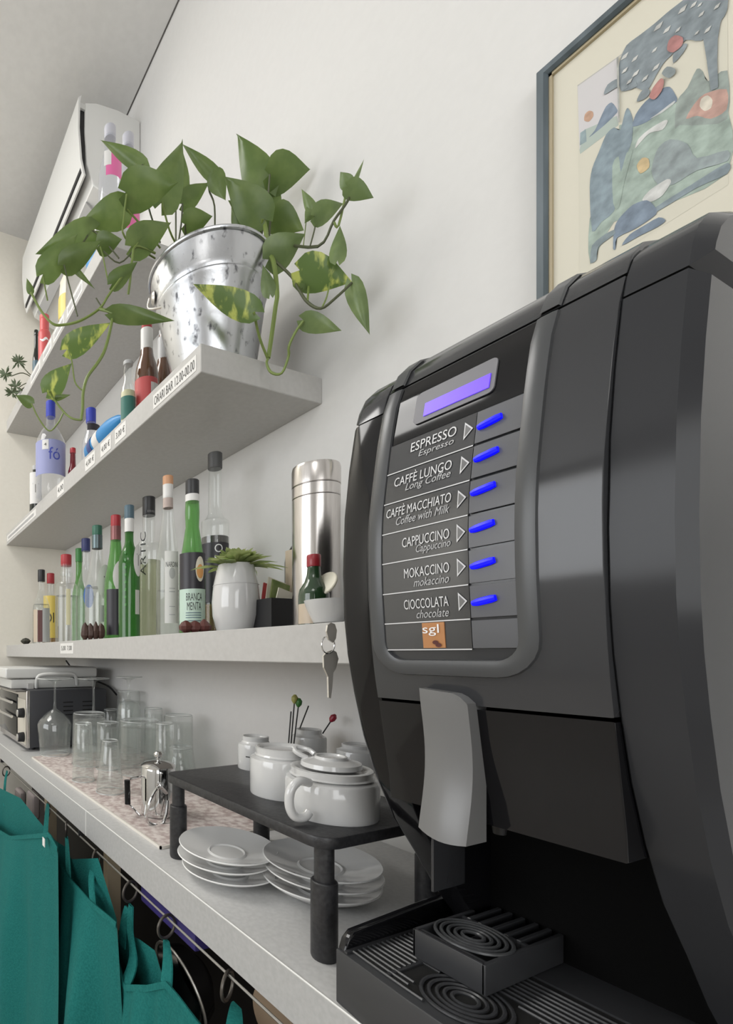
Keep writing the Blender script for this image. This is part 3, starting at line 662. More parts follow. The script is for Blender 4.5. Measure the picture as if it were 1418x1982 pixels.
b = bottle('clear bottle with dark green foil cap and white oval label', 188, .58, 1018, 48, B3, 'slope', 'glass', 'green_cap', capf=.09, neck=.36, capr=1.15, liquid='liq_clear', level=.5)
band(b, .80, .915, .44, mat('foil_grey_green', (.12, .16, .17), .25, .6)); oval(b, .50, .15, .75, 'paper', .75); lab(b, .16, .30, 'silver_lab', .3, .5)
ltext(b, b, 'T', .46, .09, .2, .75)
b = bottle('green bottle with red foil cap, oval label and dark lower label', 224, .605, 998, 46, B3, 'slope', 'green_glass', 'red', capf=.09, neck=.38, capr=1.12)
band(b, .80, .91, .45, mat('red_grey_foil', (.25, .10, .10), .3, .4)); oval(b, .50, .13, .8, 'paper', .55); lab(b, .04, .40, 'dark_label', .55, -.3); lab(b, .16, .33, mat('white_note', (.6, .6, .55), .5), .32, .55)
ltext(b, b, 'T', .46, .09, .2, .55)
b = bottle('embossed green bottle with blue-grey cap beside the red-capped green bottle', 250, .575, 979, 42, B3, 'bordeaux', 'green_dark', 'bluegrey', capf=.10, neck=.40, capr=1.15)
band(b, .80, .905, .44, 'paper'); oval(b, .58, .12, .55, 'paper', .95); lab(b, .18, .36, mat('white_note_2', (.6, .6, .55), .5), .28, .85)
ltext(b, b, 'T', .54, .09, .2, .95)
for i in range(8): oval(b, .25+.055*i, .012, .10, mat('embossed_glass', (.05, .2, .04), .1), -.35, 1.02, name='embossing')
b = bottle('clear cloudy bottle with black cap and vertical black lettering', 288, .65, 963, 46, B3, 'square', 'glass', 'black_cap', capf=.13, neck=.52, capr=1.05, liquid='liq_yellow', level=.62)
h_, r_2 = b['_h'], b['_r']; ac = towards_camera(b['_base'][0], b['_base'][1])-.5; V, Fc = text2d('ARTIC')
obj('lettering', [(r_2*1.02*math.cos(ac-.5*(v-.5)), r_2*1.02*math.sin(ac-.5*(v-.5)), h_*(.44+.30*u)) for u, v in V], Fc, 'text', b, loc='local', smooth=False)
oval(b, .55, .04, .3, 'paper', -.35); band(b, .885, .90, .54, 'paper')
b = bottle('slender clear bottle with peach cork cap and tall white label', 325, .585, 922, 46, B3, 'slope', 'glass', 'peach', capf=.055, neck=.40, capr=1.12, liquid='liq_clear', level=.3)
band(b, .86, .945, .44, 'paper'); band(b, .80, .86, .43, mat('rose_band', (.55, .42, .38), .4)); lb_ = lab(b, .08, .52, 'paper', .62, .35, s='NARDINI', sw=.85, shh=.07, sv=.78)
oval(b, .385, .035, .26, 'silver_lab', .35, 1.02, name='emblem')
for q in (.29, .27, .18, .13): lab(b, q, q+.004, 'print_g', .25, .35, k=1.02, name='rule_line')
b = bottle('bright green bottle with black cap, black label and mint lower label', 372, .58, 930, 50, B3, 'slope', 'green_glass', 'black_cap', capf=.10, neck=.50, capr=1.05, liquid=None)
band(b, .86, .905, .54, 'paper'); lab(b, .29, .52, 'dark_label', 1.25, 0); l2 = lab(b, .06, .29, 'mint', 1.25, 0)
oval(b, .415, .08, .38, 'cream', .62, 1.02); oval(b, .40, .045, .30, 'orange_lab', .62, 1.03, name='emblem')
ltext(b, l2, 'BRANCA', .215, .048, .62, .15); ltext(b, l2, 'MENTA', .155, .05, .55, .15)
for q in (.135, .12, .105, .085): lab(b, q, q+.005, 'bluegrey', .6, .1, k=1.02, name='rule_line')
b = bottle('tallest clear bottle, half full of dark liquor, with grey stopper', 416, .675, 878, 54, B3, 'tall', 'glass', mat('grey_cork', (.07, .07, .07), .5), capf=.085, neck=.44, capr=1.15, liquid='liq_dark', level=.58)
lab(b, .18, .50, 'dark_label', 1.2, 0); band(b, .03, .17, .985, 'liq_amber', 'lower_glass')
for s, z, q in (('O', .445, .045), ('E', .39, .04), ('TA', .325, .046)): ltext(b, b, s, z, q, .28, .25, 'white_paint', 1.025)
obj('emblem', *ring((b['_r']*1.05*math.cos(towards_camera(*b['_base'][:2])+.3), b['_r']*1.05*math.sin(towards_camera(*b['_base'][:2])+.3), b['_h']*.235), .006, .0012, 'x', 16, 6), 'white_paint', b, loc='local')
b = bottle('tall dark wine bottle with beige paper label behind the thermos', 583, .705, 962, 62, B3, 'bordeaux', 'bottle_dark', 'brownred', capf=.16, neck=.36, capr=1.02)
lab(b, .02, .60, 'beige', 1.3, .15); oval(b, .22, .05, .35, 'tan', .3, 1.02, name='emblem')
for q in (.5, .45, .38): lab(b, q, q+.006, 'tan', .5, .3, k=1.02, name='rule_line')
b = bottle('miniature green wine bottle with red cap in front of the thermos', 607, .535, 1074, 56, B3, 'beer', 'olive_glass', mat('red_capsule', (.30, .02, .03), .3), capf=.17, neck=.40, capr=1.15)
lab(b, .02, .30, 'beige', 1.3, 0)
# pot with leafy succulent
X, Y, d = spot(456, .585); t = thing('plant_pot', 'white ceramic pot with a green succulent, between the bottles and the thermos', 'potted plant', (X, Y, B3))
k = d/F
obj('pot', *lathe([(.030, 0), (.034, .004), (.041, .03), (.0425, .055), (.040, .085), (.034, .112), (.031, .1225), (.029, .1225), (.031, .105), (.0, .104)], 32), 'porcelain', t, loc='local')
obj('decor_line', *ring((0, 0, .085), .0402, .0004, 'z', 36, 5), 'silver_lab', t, loc='local')
obj('soil', *lathe([(.030, .1045), (.0305, .108), (0, .109)], 20), 'soil', t, loc='local')
for i in range(76):
    a = 2*PI*i*.382+random.uniform(-.3, .3); el = random.uniform(0, 1); L = .030+.022*(1-el)+random.uniform(-.004, .005); r0 = .004+.012*(1-el)
    up = .25+1.0*el; out_ = 1.15-.8*el
    hd = Vector((math.cos(a), math.sin(a), 0)); sd = Vector((-math.sin(a), math.cos(a), 0)); wd = random.uniform(.0075, .0105)
    p0 = hd*r0+Vector((0, 0, .104)); pts = [p0+hd*(out_*L*q*(1+.25*q))+Vector((0, 0, (.016*min(1, q*3)+up*L*q-.40*(1-el*.4)*L*q*q))) for q in (0, .3, .6, .85, 1.0)]
    V = []
    for p, ww in zip(pts, (.25, .8, 1, .6, .05)): V += [p-sd*wd*ww, p+Vector((0, 0, -.0022*ww)), p+sd*wd*ww]
    Fc = []
    for q in range(4): k_ = q*3; Fc += [[k_, k_+1, k_+4, k_+3], [k_+1, k_+2, k_+5, k_+4]]
    obj('leaf', V, Fc, 'succ', t, loc='local', ang=80)
# black sugar box with packets
X, Y, d = spot(527, .625); t = thing('sachet_box', 'small black open box of tea sachets right of the white pot', 'box', (X, Y, B3))
hw = .0275; wl = []
for a, c in (((-hw, -hw), (hw, -hw+.002)), ((-hw, hw-.002), (hw, hw)), ((-hw, -hw+.002), (-hw+.002, hw-.002)), ((hw-.002, -hw+.002), (hw, hw-.002)), ):
    wl.append(box((a[0], a[1], 0), (c[0], c[1], .056)))
obj('box', *join(*wl, box((-hw, -hw, 0), (hw, hw, .002))), 'black_mat', t, loc='local')
for i, (m_, yy, tilt, hh) in enumerate((('coral', .013, -.35, .085), ('cream', .004, -.3, .094), ('succ', -.006, -.28, .088), ('cream', -.014, .12, .07))):
    vf = xf(box((-.02, -.001, 0), (.02, .001, hh)), Matrix.Translation((0, yy, .003)) @ Matrix.Rotation(tilt*.35, 4, 'X') @ Matrix.Rotation(.25, 4, 'Y'))
    sg = obj('sachet', *shift(vf, (X, Y, B3)), m_, None, smooth=False)
    single(sg, ['red tea sachet leaning in the small black box', 'cream tea sachet standing behind the red one in the black box', 'green tea sachet in the small black box', 'cream tea sachet nearest the wine bottle in the black box'][i], 'tea sachet', 'sachets in the black box')
# thermos
X, Y, d = spot(611, .625); h = zat(905, d)-B3; r = .0363
t = thing('thermos_flask', 'tall brushed steel thermos flask standing beside the coffee machine', 'thermos', (X, Y, B3))
obj('body', *lathe([(r*.92, 0), (r*.95, .003), (r*.965, h*.6), (r*.97, h*.80), (r*.93, h*.803)], 40), 'steel', t, loc='local')
obj('collar', *lathe([(r*.95, h*.804), (r*.97, h*.807), (r*.97, h*.872), (r*.94, h*.875)], 40), 'steel', t, loc='local')
obj('lid', *lathe([(r*.95, h*.876), (r*.985, h*.88), (r*.985, h*.98), (r*.95, h), (0, h)], 40), 'steel', t, loc='local')
# white bowl with slice
X, Y, d = spot(640, .532); t = thing('small_bowl', 'small white bowl on the lowest shelf against the coffee machine', 'bowl', (X, Y, B3))
obj('bowl', *lathe([(.017, 0), (.021, .002), (.030, .022), (.0325, .031), (.031, .031), (.028, .02), (.018, .006), (0, .005)], 32), 'porcelain', t, loc='local')
q = W(632, 1131, d=d+.02); vf = xf(lathe([(.0, 0), (.0165, 0), (.0175, .001), (.0175, .003), (.0165, .004), (0, .004)], 24), Matrix.Translation(q) @ Matrix.Rotation(-1.1, 4, 'Y'))
single(obj('jar_lid', *vf, 'cream'), 'round pale lid propped up in the small white bowl', 'lid')
# dried pods and cone
def lump(name, label, cat, px, x, w_, h_, z, m, group=None, seed=0, n=3):
    rnd = random.Random(seed); X, Y, d = spot(px, x); s = d/F; parts = []
    for i in range(n):
        ox = (i-(n-1)/2)*w_*s/n*.9; rr = w_*s/n*.75
        P_ = [(rr*.3, 0), (rr*.9, h_*s*.25), (rr, h_*s*.5), (rr*.6, h_*s*.8), (rr*.12, h_*s*rnd.uniform(.9, 1.05))]
        v, f = lathe(P_, 9)
        v = [(p[0]*rnd.uniform(.85, 1.15), p[1]*rnd.uniform(.85, 1.15), p[2]) for p in v]
        parts.append((shift((v, f), (X+RV[0]*ox, Y+RV[1]*ox, z))))
    return single(obj(name, *join(*parts), m, ang=20), label, cat, group)
lump('seed_pod', 'dark red dried seed pod lying in front of the bright green bottle', 'seed pod', 377, .528, 58, 26, B3, 'brownred', seed=3)
lump('pine_cone', 'dark brown pine cone in front of the clear green-capped bottle', 'pine cone', 180, .528, 46, 34, B3, mat('cone_brown', (.06, .03, .022), .5), seed=5, n=4)
lump('pebble', 'little dark pointed stone alone at the far end of the lowest shelf', 'stone', 50, .54, 13, 14, B3, mat('pebble_dark', (.03, .03, .02), .6), seed=1, n=1)
# ---- middle shelf
B2 = S2t; g2 = 'drinks on the middle shelf'
b = bottle('brown beer bottle with red cap, white neck label and red label, beside the bucket', 284, .58, 627, 46, B2, 'beer', 'brown_glass', 'red', g2, capf=.055, neck=.40, capr=1.1)
band(b, .70, .94, .52, 'paper', 'neck_label'); lab(b, .1, .45, 'coral', 1.3, -.2); lab(b, .1, .40, 'paper', .4, .75, s='h', sw=.5)
b = bottle('second brown bottle with red label, half hidden by the zinc bucket', 317, .655, 640, 46, B2, 'beer', 'brown_glass', 'silver_lab', g2, capf=.045, neck=.40, capr=1.05)
band(b, .66, .92, .55, 'silver_lab', 'neck_label'); lab(b, .1, .46, 'coral', 1.3, .2, s='a', sw=.4)
b = bottle('small clear soda bottle with silver cap and dark green diamond label', 248, .53, 700, 30, B2, 'beer', 'glass', 'silver_lab', g2, capf=.06, neck=.55, capr=1.15, liquid='pale_yellow', level=.55)
lab(b, .08, .42, 'teal_lab', 1.2, 0)
b = bottle('clear bottle with blue sports cap standing behind the blue pouch', 176, .63, 792, 36, B2, 'pet', 'plastic_clear', 'blue', g2, capf=.17, neck=.50, capr=1.1); lab(b, .70, .78, 'dark_label', .8, .4)
b = bottle('large clear water bottle with blue cap and pale violet label', 98, .535, 778, 58, B2, 'pet', 'plastic_clear', 'blue', g2, capf=.16, neck=.30, capr=1.05)
l_ = lab(b, .22, .56, 'lilac', 1.35, 0); ltext(b, l_, 'fó', .36, .12, .38, .25, 'blue_text', 1.02); lab(b, .46, .555, 'paper', .22, -.35, k=1.02, s='4', sw=.4)
b = bottle('small dark red bottle next to the big water bottle', 141, .60, 868, 20, B2, 'beer', mat('red_bottle', (.16, .008, .015), .12, coat=.4), 'red', g2, capf=.1, neck=.5)
b = bottle('narrow dark bottle with white label nearest the far wall on the middle shelf', 69, .56, 902, 24, B2, 'beer', 'bottle_dark', 'silver_lab', g2, capf=.08, neck=.45)
lab(b, .28, .85, 'paper', 1.2, 0, s='T', sw=.4)
p0, p1 = np.array([.532, 1.075, B2+.036]), np.array([.532, 1.30, B2+.026])
t = thing('blue_pouch', 'blue drink bottle lying along the front of the middle shelf', 'bottle', tuple((p0+p1)/2-np.array([0, 0, .026])), g2)
pts = [p0+(p1-p0)*k/10 for k in range(11)]; rs = [.004, .016, .022, .026, .027, .027, .027, .026, .025, .023, .012]
obj('pouch', *tube(pts, rs, 18), 'sky', t); obj('label', *tube([p0+(p1-p0)*s for s in (.48, .52, .58, .63)], [.0275, .0277, .0277, .0272], 18, cap=False), 'paper', t)
obj('label', *tube([p0+(p1-p0)*s for s in (.68, .74, .80)], [.0275, .027, .0255], 18, cap=False), mat('pouch_blue_dark', (.02, .05, .22), .3), t)
# ---- top shelf
B1 = S1t; g1 = 'drinks and snacks on the top shelf'
for px, x, top, s, z0, z1 in ((213, .535, 248, 'first', .52, .70), (248, .605, 264, 'second', .22, .48)):
    b = bottle('clear water bottle with pink label and grey cap, %s' % ('nearer the shelf front of the pair' if s == 'first' else 'nearer the wall of the pair'), px, x, top, 46, B1, 'pet', 'plastic_clear', mat('cap_grey', (.5, .5, .55), .4), 'pair of pink-labelled water bottles', capf=.10, neck=.50, capr=1.0)
    lab(b, z0, z1, 'pink', .8, .45); lab(b, z0+.08, z0+.2, 'paper', .3, -.2, k=1.02)
def packet(label, px, x, top, wpx, base, m, m2, name='snack_packet'):
    X, Y, d = spot(px, x); h = zat(top, d)-base; w_ = wpx*d/F; n = 6; V, Fc = [], []
    for sgn in (1, -1):
        for j in range(n+1):
            for i in range(n+1):
                u, v = i/n-.5, j/n; bul = .014*math.sin(PI*v)**.6*math.cos(PI*u)**.6 if 0 < v < 1 and abs(u) < .499 else .0006
                V.append((X-sgn*max(bul, .0006), Y-u*w_, base+h*v))
    k = (n+1)**2
    for s in (0, 1):
        for j in range(n):
            for i in range(n): q = s*k+j*(n+1)+i; f = [q, q+1, q+n+2, q+n+1]; Fc.append(f if s == 0 else f[::-1])
    edge = [i for i in range(n+1)]+[(j+1)*(n+1)-1 for j in range(1, n+1)]+[n*(n+1)+i for i in range(n-1, -1, -1)]+[j*(n+1) for j in range(n-1, 0, -1)]
    for i in range(len(edge)): a, b2 = edge[i], edge[(i+1) % len(edge)]; Fc.append([a, b2, b2+k, a+k])
    t = thing(name, label, 'snack packet', (X, Y, base), g1); obj('packet', V, Fc, m, t)
    fr = [(x_-.0012, y_, z_) for x_, y_, z_ in V[:k]]; rows_ = range(2, 4)
    obj('printed_band', fr, [[j*(n+1)+i, j*(n+1)+i+1, (j+1)*(n+1)+i+1, (j+1)*(n+1)+i] for j in rows_ for i in range(n)], m2, t); return t
packet('white and blue snack packet on the top shelf below the water bottles', 178, .55, 432, 42, B1, 'paper', 'sky')
packet('white and yellow snack packet standing mid-way along the top shelf', 122, .55, 535, 34, B1, 'cream', 'yellow')
b = bottle('red bottle with white lettering on the top shelf', 86, .545, 612, 24, B1, 'square', 'coral', 'coral', g1, capf=.08, neck=.75, capr=1.05); h_, r_3 = b['_h'], b['_r']; ac = towards_camera(b['_base'][0], b['_base'][1])
wv = [(a, .52+.02*math.sin(5*a), .035+.02*math.cos(4*a)) for a in np.linspace(-.8, .8, 13)]
obj('wave_mark', [(r_3*1.02*math.cos(ac+a), r_3*1.02*math.sin(ac+a), h_*(z+q*k_)) for k_ in (-.5, .5) for a, z, q in wv], [[i, i+1, 14+i, 13+i] for i in range(12)], 'white_paint', b, loc='local')
b = bottle('slim dark bottle left of the red bottle on the top shelf', 70, .56, 640, 15, B1, 'beer', 'bottle_dark', 'bottle_dark', g1, capf=.08, neck=.5); lab(b, .1, .5, 'bluegrey', 1.2)
# small trailing succulent at the far end of the top shelf
base = (.53, 2.0, B1); t = thing('trailing_succulent', 'little spiky-leaved plant trailing over the far end of the top shelf', 'plant', base)
obj('pot', *lathe([(.022, 0), (.026, .04), (.024, .04), (.0, .035)], 16, *base), 'porcelain', t)
for (px, py), pts in (((35, 700), [(66, 735), (55, 722), (40, 706)]), ((11, 724), [(66, 738), (45, 722), (22, 728)]), ((30, 748), [(66, 742), (50, 742), (34, 752)]), ((24, 760), [(60, 745), (44, 752), (28, 768)])):
    P_ = [(.53, 2.0, B1+.04), W(pts[0][0], pts[0][1], d=2.02)] + [W(a, b_, d=2.0) for a, b_ in pts[1:]]
    obj('stem', *tube(spline(P_, 4), .0018, 6), 'stem_dark', t)
    c = Vector(W(px, py, d=2.0))
    for i in range(13):
        a = 2*PI*i/13+random.uniform(-.2, .2); L = random.uniform(.026, .040)
        dr = Vector(RV)*math.cos(a)+Vector(UV)*math.sin(a)*.8-Vector(FV)*random.uniform(-.4, .6); dr.normalize(); sd = dr.cross(Vector(FV)).normalized()
        obj('leaf', [c-sd*.001, c+sd*.001, c+dr*L*.6+sd*.0045, c+dr*L, c+dr*L*.6-sd*.0045, c+dr*L*.55-Vector(FV)*.003], [[0, 1, 2, 5], [5, 2, 3], [5, 3, 4], [0, 5, 4]], 'succ2', t)
# black cable below the lowest shelf
cab = [W(128, 1279, x=.745), W(138, 1293, x=.745), W(147, 1306, x=.745), W(160, 1312, x=.75), W(178, 1316, x=.755), W(196, 1322, x=.76), W(212, 1330, x=.76), W(226, 1345, x=.765)]
single(obj('power_cable', *tube(spline(cab, 5), .0035, 8), 'black_mat'), 'black power cable hanging from under the lowest shelf behind the toaster', 'cable')

# ------------------------------------------------------------------ zinc bucket and trailing pothos
bc = np.array([.612, .825, S2t]); bh, r0, r1 = .222, .078, .118
t = thing('zinc_bucket', 'galvanised zinc bucket at the near end of the middle shelf', 'bucket', tuple(bc)); t.rotation_euler = (math.radians(-1.0), math.radians(-2.6), 0)
def rz(z): return r0+(r1-r0)*z/bh
P_ = [(r0*.98, 0), (r0, .003), (rz(.09), .09), (rz(.155), .155), (rz(.158)+.002, .158), (rz(.163)+.002, .163), (rz(.166), .166), (rz(.172)+.0015, .172), (rz(.177), .177), (r1, bh), (r1-.002, bh), (r0, .01), (0, .009)]
obj('pail', *lathe(P_, 56), 'zinc', t, loc='local'); obj('rim', *ring((0, 0, bh), r1+.001, .0036, 'z', 56, 8), 'zinc', t, loc='local')
aw = math.atan2(-RV[1], -RV[0])
ex, ey = math.cos(aw)*(rz(.185)+.004), math.sin(aw)*(rz(.185)+.004)
obj('ear', *xf(lathe([(.0, 0), (.011, 0), (.013, .002), (.009, .006), (0, .007)], 18), Matrix.Translation((ex*.97, ey*.97, .185)) @ Matrix.Rotation(aw, 4, 'Z') @ Matrix.Rotation(PI/2, 4, 'Y')), 'dull_steel', t, loc='local')
obj('handle', *tube(spline([(ex*1.06, ey*1.06, .185), (ex*1.08, ey*1.08, .165), (ex*1.03+.01, ey*1.03-.03, .150), (ex*.85+.02, ey*.85-.055, .142)], 5), .002, 8), 'dull_steel', t, loc='local')
pl_ = thing('pothos_plant', 'trailing green pothos with heart-shaped leaves growing out of the zinc bucket', 'plant', (bc[0], bc[1], S2t+.18))
obj('soil', *lathe([(r1*.84, bh-.030), (r1*.80, bh-.022), (0, bh-.016)], 24, bc[0]-.009, bc[1], S2t), 'soil', pl_)
LT = [-.10, -.02, .10, .26, .43, .60, .76, .89, 1.0]; LW = [.42, .80, .98, 1.0, .88, .66, .40, .18, 0]
def leaf(bx, by, tx, ty, wd, d, dd=0., fold=.25, kind='leaf', droop=.12, tw=0.):
    B_ = Vector(W(bx, by, d=d)); T_ = Vector(W(tx, ty, d=d+dd)); A = T_-B_; L = A.length
    view = (Vector((B_+T_)/2)-Vector(C0)).normalized(); Sd = A.cross(view).normalized(); N = Sd.cross(A).normalized()
    if N.dot(view) > 0: N = -N
    Sd = (Matrix.Rotation(tw, 3, A.normalized()) @ Sd); N = (Matrix.Rotation(tw, 3, A.normalized()) @ N)
    hw = wd*d/F*.56; V, Fc = [], []
    for i, (tt, ww) in enumerate(zip(LT, LW)):
        for s in (-1, -.55, 0, .55, 1):
            t0 = tt if s else max(tt, 0.); t0 = t0 if abs(s) != .55 or i else -.14
            zo = -abs(s)*fold*hw*ww*1.2 + droop*L*(.25-(tt-.5)**2) + .03*L*math.sin(3*tt+2*s)
            V.append(tuple(B_ + A*t0 + Sd*s*ww*hw + N*zo))
    for i in range(len(LT)-1):
        for k_ in range(4): q = i*5+k_; Fc.append([q, q+1, q+6, q+5])
    return obj('leaf', V, Fc, kind, pl_, ang=80)
def dr(px): return .985-.00078*max(0, px-500)
D = .93
for a in ((275, 319, 195, 272, 26, .96, .02), (313, 390, 352, 272, 62, .95, .01), (243, 372, 345, 352, 62, .91, -.01, .1), (245, 404, 153, 434, 52, .93, 0, .1), (182, 446, 68, 492, 46, .93, 0, .1),
          (84, 530, 150, 452, 42, .90, 0), (124, 513, 196, 466, 40, .90, 0), (192, 474, 236, 463, 36, .92, 0), (255, 476, 330, 430, 52, .92, .02, .1), (217, 549, 266, 506, 30, .90, 0),
          (120, 508, 100, 524, 18, .93, 0), (132, 508, 184, 560, 11, .92, 0), (60, 566, 51, 538, 13, .92, 0), (218, 606, 338, 621, 30, .88, -.01, .1),
          (130, 676, 214, 624, 40, .90, 0, .1, 'leaf_v'), (92, 758, 138, 703, 40, .90, 0, .1, 'leaf_v'), (61, 781, 30, 765, 20, .92, 0), (104, 772, 137, 764, 10, .91, 0), (110, 770, 88, 757, 9, .91, 0),
          (420, 345, 352, 279, 24, .99, .01), (412, 335, 436, 388, 32, .98, 0), (353, 394, 404, 353, 34, 1.0, 0, .1), (358, 434, 411, 418, 40, .99, 0, .1), (340, 372, 352, 292, 44, 1.0, 0, .1),
          (516, 368, 458, 261, 54, .99, .02, .1), (522, 338, 600, 327, 60, .97, 0, .1), (519, 415, 534, 338, 38, 1.0, 0, .1), (510, 424, 433, 342, 56, .93, 0, .05, 'leaf'), (505, 430, 441, 388, 40, .98, 0),
          (527, 414, 588, 446, 46, .96, 0, .1), (520, 502, 590, 452, 58, .90, -.02, .1, 'leaf_l'), (580, 523, 682, 546, 58, .83, -.01, .1, 'leaf_v'), (680, 546, 715, 648, 30, .79, 0, .3, 'leaf_l'),
          (586, 619, 661, 640, 32, .82, -.01, .1, 'leaf_l'), (653, 503, 657, 437, 28, .80, 0, .2, 'leaf_l'), (672, 361, 723, 383, 30, .78, 0, .1, 'leaf_l'), (674, 358, 658, 333, 22, .79, 0, .1, 'leaf_l'), (680, 368, 704, 308, 9, .79, 0, .3, 'leaf_l'),
          (609, 418, 664, 393, 36, .82, 0, .1, 'leaf_l'), (607, 412, 583, 366, 18, .83, 0, .3, 'leaf_l'), (608, 400, 589, 432, 22, .83, 0, .2, 'leaf_l'), (491, 603, 373, 550, 44, .83, .02, .05, 'leaf_v'),
          (522, 569, 508, 513, 24, .88, 0, .2, 'leaf_l'), (586, 556, 598, 534, 15, .84, 0, .2), (470, 438, 447, 402, 30, 1.0, 0, .1), (385, 440, 366, 400, 26, 1.03, 0, .1), (540, 440, 520, 400, 34, 1.0, 0, .1), (250, 372, 290, 400, 24, .95, 0)):
    leaf(*a[:7], *([a[7]] if len(a) > 7 else []), **({'kind': a[8]} if len(a) > 8 else {}))
def vine(pts, wpx, m='stem'):
    P_ = [W(a, b_, d=dd) for a, b_, dd in pts]; sp = spline(P_, 4)
    return obj('stem', *tube(sp, [wpx*.9/F/2]*len(sp), 6), m, pl_)
vine([(470, 520, 1.0), (506, 427, .95), (519, 484, .91), (530, 512, .89), (536, 568, .88), (533, 594, .88), (525, 653, .88), (519, 693, .88)], 9)
vine([(519, 693, .88), (516, 704, .88), (525, 721, .87), (545, 722, .86), (558, 690, .85), (559, 670, .84), (572, 642, .83), (587, 621, .82)], 5)
vine([(517, 692, .88), (502, 653, .86), (491, 604, .83)], 5)
vine([(527, 500, .90), (564, 535, .86), (576, 557, .84), (595, 585, .82), (621, 597, .80), (650, 576, .79), (680, 548, .79)], 5, 'stem_dark')
vine([(622, 597, .80), (632, 575, .80), (638, 548, .82)], 3); vine([(595, 583, .82), (597, 555, .84)], 4)
vine([(540, 470, .93), (615, 477, .83), (646, 427, .80), (672, 390, .79), (680, 365, .79)], 5, 'stem_dark')
vine([(646, 430, .80), (655, 436, .80), (672, 362, .79)], 4); vine([(600, 476, .84), (610, 436, .83), (608, 415, .82)], 3, 'stem_dark')
vine([(587, 475, .86), (592, 430, .84)], 2); vine([(415, 470, 1.0), (415, 399, 1.0), (404, 365, 1.0), (418, 345, .99)], 4, 'stem_dark')
vine([(519, 500, .95), (522, 440, .96), (525, 414, .97)], 5, 'stem_dark'); vine([(300, 500, .98), (242, 460, .93), (240, 418, .92), (245, 376, .91)], 4)
vine([(310, 480, .98), (275, 438, .95), (246, 405, .93)], 4); vine([(345, 480, 1.0), (328, 446, .97), (313, 390, .95)], 4)
vine([(300, 490, .95), (262, 477, .92), (254, 511, .91), (231, 542, .90), (209, 573, .90), (192, 598, .90), (155, 621, .90), (121, 629, .91), (101, 626, .91), (79, 601, .92), (60, 566, .92)], 5)
vine([(248, 570, .92), (252, 540, .91), (254, 514, .91)], 5); vine([(150, 612, .90), (132, 545, .90), (124, 513, .90)], 3, 'stem_dark'); vine([(92, 582, .92), (83, 534, .90)], 3)
vine([(192, 598, .90), (217, 606, .89), (216, 624, .89), (204, 674, .89), (190, 701, .89), (169, 730, .90), (161, 760, .90), (160, 790, .90), (157, 813, .90)], 6)
vine([(157, 813, .90), (140, 810, .90), (124, 798, .91), (104, 772, .91), (97, 757, .90)], 4); vine([(132, 677, .90), (139, 700, .90), (145, 739, .90), (158, 755, .90)], 3)
vine([(61, 781, .92), (75, 810, .92), (95, 834, .92), (112, 819, .91), (122, 800, .91)], 3); vine([(194, 478, .92), (200, 500, .91), (209, 545, .90)], 3); vine([(200, 486, .92), (231, 509, .92), (262, 480, .92)], 3, 'stem_dark')
vine([(186, 577, .90), (200, 598, .90), (218, 612, .89)], 3, 'stem_dark'); vine([(262, 477, .92), (290, 440, .93), (327, 432, .94)], 3)
vine([(500, 470, .96), (508, 424, .93)], 6); vine([(540, 480, .95), (525, 500, .91)], 4); vine([(120, 506, .93), (160, 470, .93), (182, 447, .93), (230, 500, .92)], 3, 'stem_dark')
for a, b_ in (((353, 394, 1.0), (345, 470, 1.02)), ((358, 434, .99), (362, 480, 1.02)), ((275, 319, .96), (310, 470, .99)), ((516, 368, .99), (500, 480, .99)), ((522, 338, .97), (500, 480, .98)), ((340, 372, 1.0), (340, 480, 1.0))):
    vine([b_, ((a[0]*.7+b_[0]*.3), (a[1]+b_[1])/2, (a[2]+b_[2])/2), a], 4, 'stem_dark')

# ------------------------------------------------------------------ things on the counter
# mat under the glasses
c1, c2 = W(58.5, 1467.5, z=ZT), W(314, 1644, z=ZT); xm0, ym1, ym0 = (c1[0]+c2[0])/2, c1[1], c2[1]
t = thing('draining_mat', 'long mottled pinkish-beige mat under the upturned glasses', 'mat', (xm0, ym0, ZT))
obj('cloth', *box((xm0+.003, ym0+.003, ZT+.0002), (.74, ym1-.003, ZT+.0042)), 'matcloth', t)
obj('border', *join(box((xm0, ym0, ZT+.0002), (xm0+.003, ym1, ZT+.005)), box((xm0, ym0, ZT+.0002), (.74, ym0+.003, ZT+.005)), box((xm0, ym1-.003, ZT+.0002), (.74, ym1, ZT+.005))), 'mat_edge', t)
MZ = ZT+.0044
# toaster oven
tx0, ty0 = .4275, 1.58; tz0, tz1 = ZT+.012, ZT+.201; ty1 = 1.98; tx1 = .715
t = thing('toaster_oven', 'black toaster oven with pale steel front and two knobs at far end of counter', 'toaster oven', (tx0, ty0, ZT))
obj('body', *box((tx0+.012, ty0, tz0), (tx1, ty1, tz1), .004), mat('oven_black', (.035, .036, .042), .4), t)
obj('front_frame', *box((tx0, ty0, tz0), (tx0+.012, ty1, tz1), .002), 'steel', t)
obj('control_panel', *box((tx0-.002, ty0+.006, tz0+.01), (tx0+.001, ty0+.11, tz1-.03), .0006), mat('oven_cream', (.62, .58, .50), .35), t)
obj('top_lip', *box((tx0-.035, ty0+.004, tz1-.004), (tx0+.012, ty1, tz1), .001), mat('oven_lip', (.12, .11, .10), .3), t)
obj('door', *box((tx0-.004, ty0+.115, tz0+.02), (tx0+.001, ty1-.01, tz1-.02), .001), 'black_gloss', t)
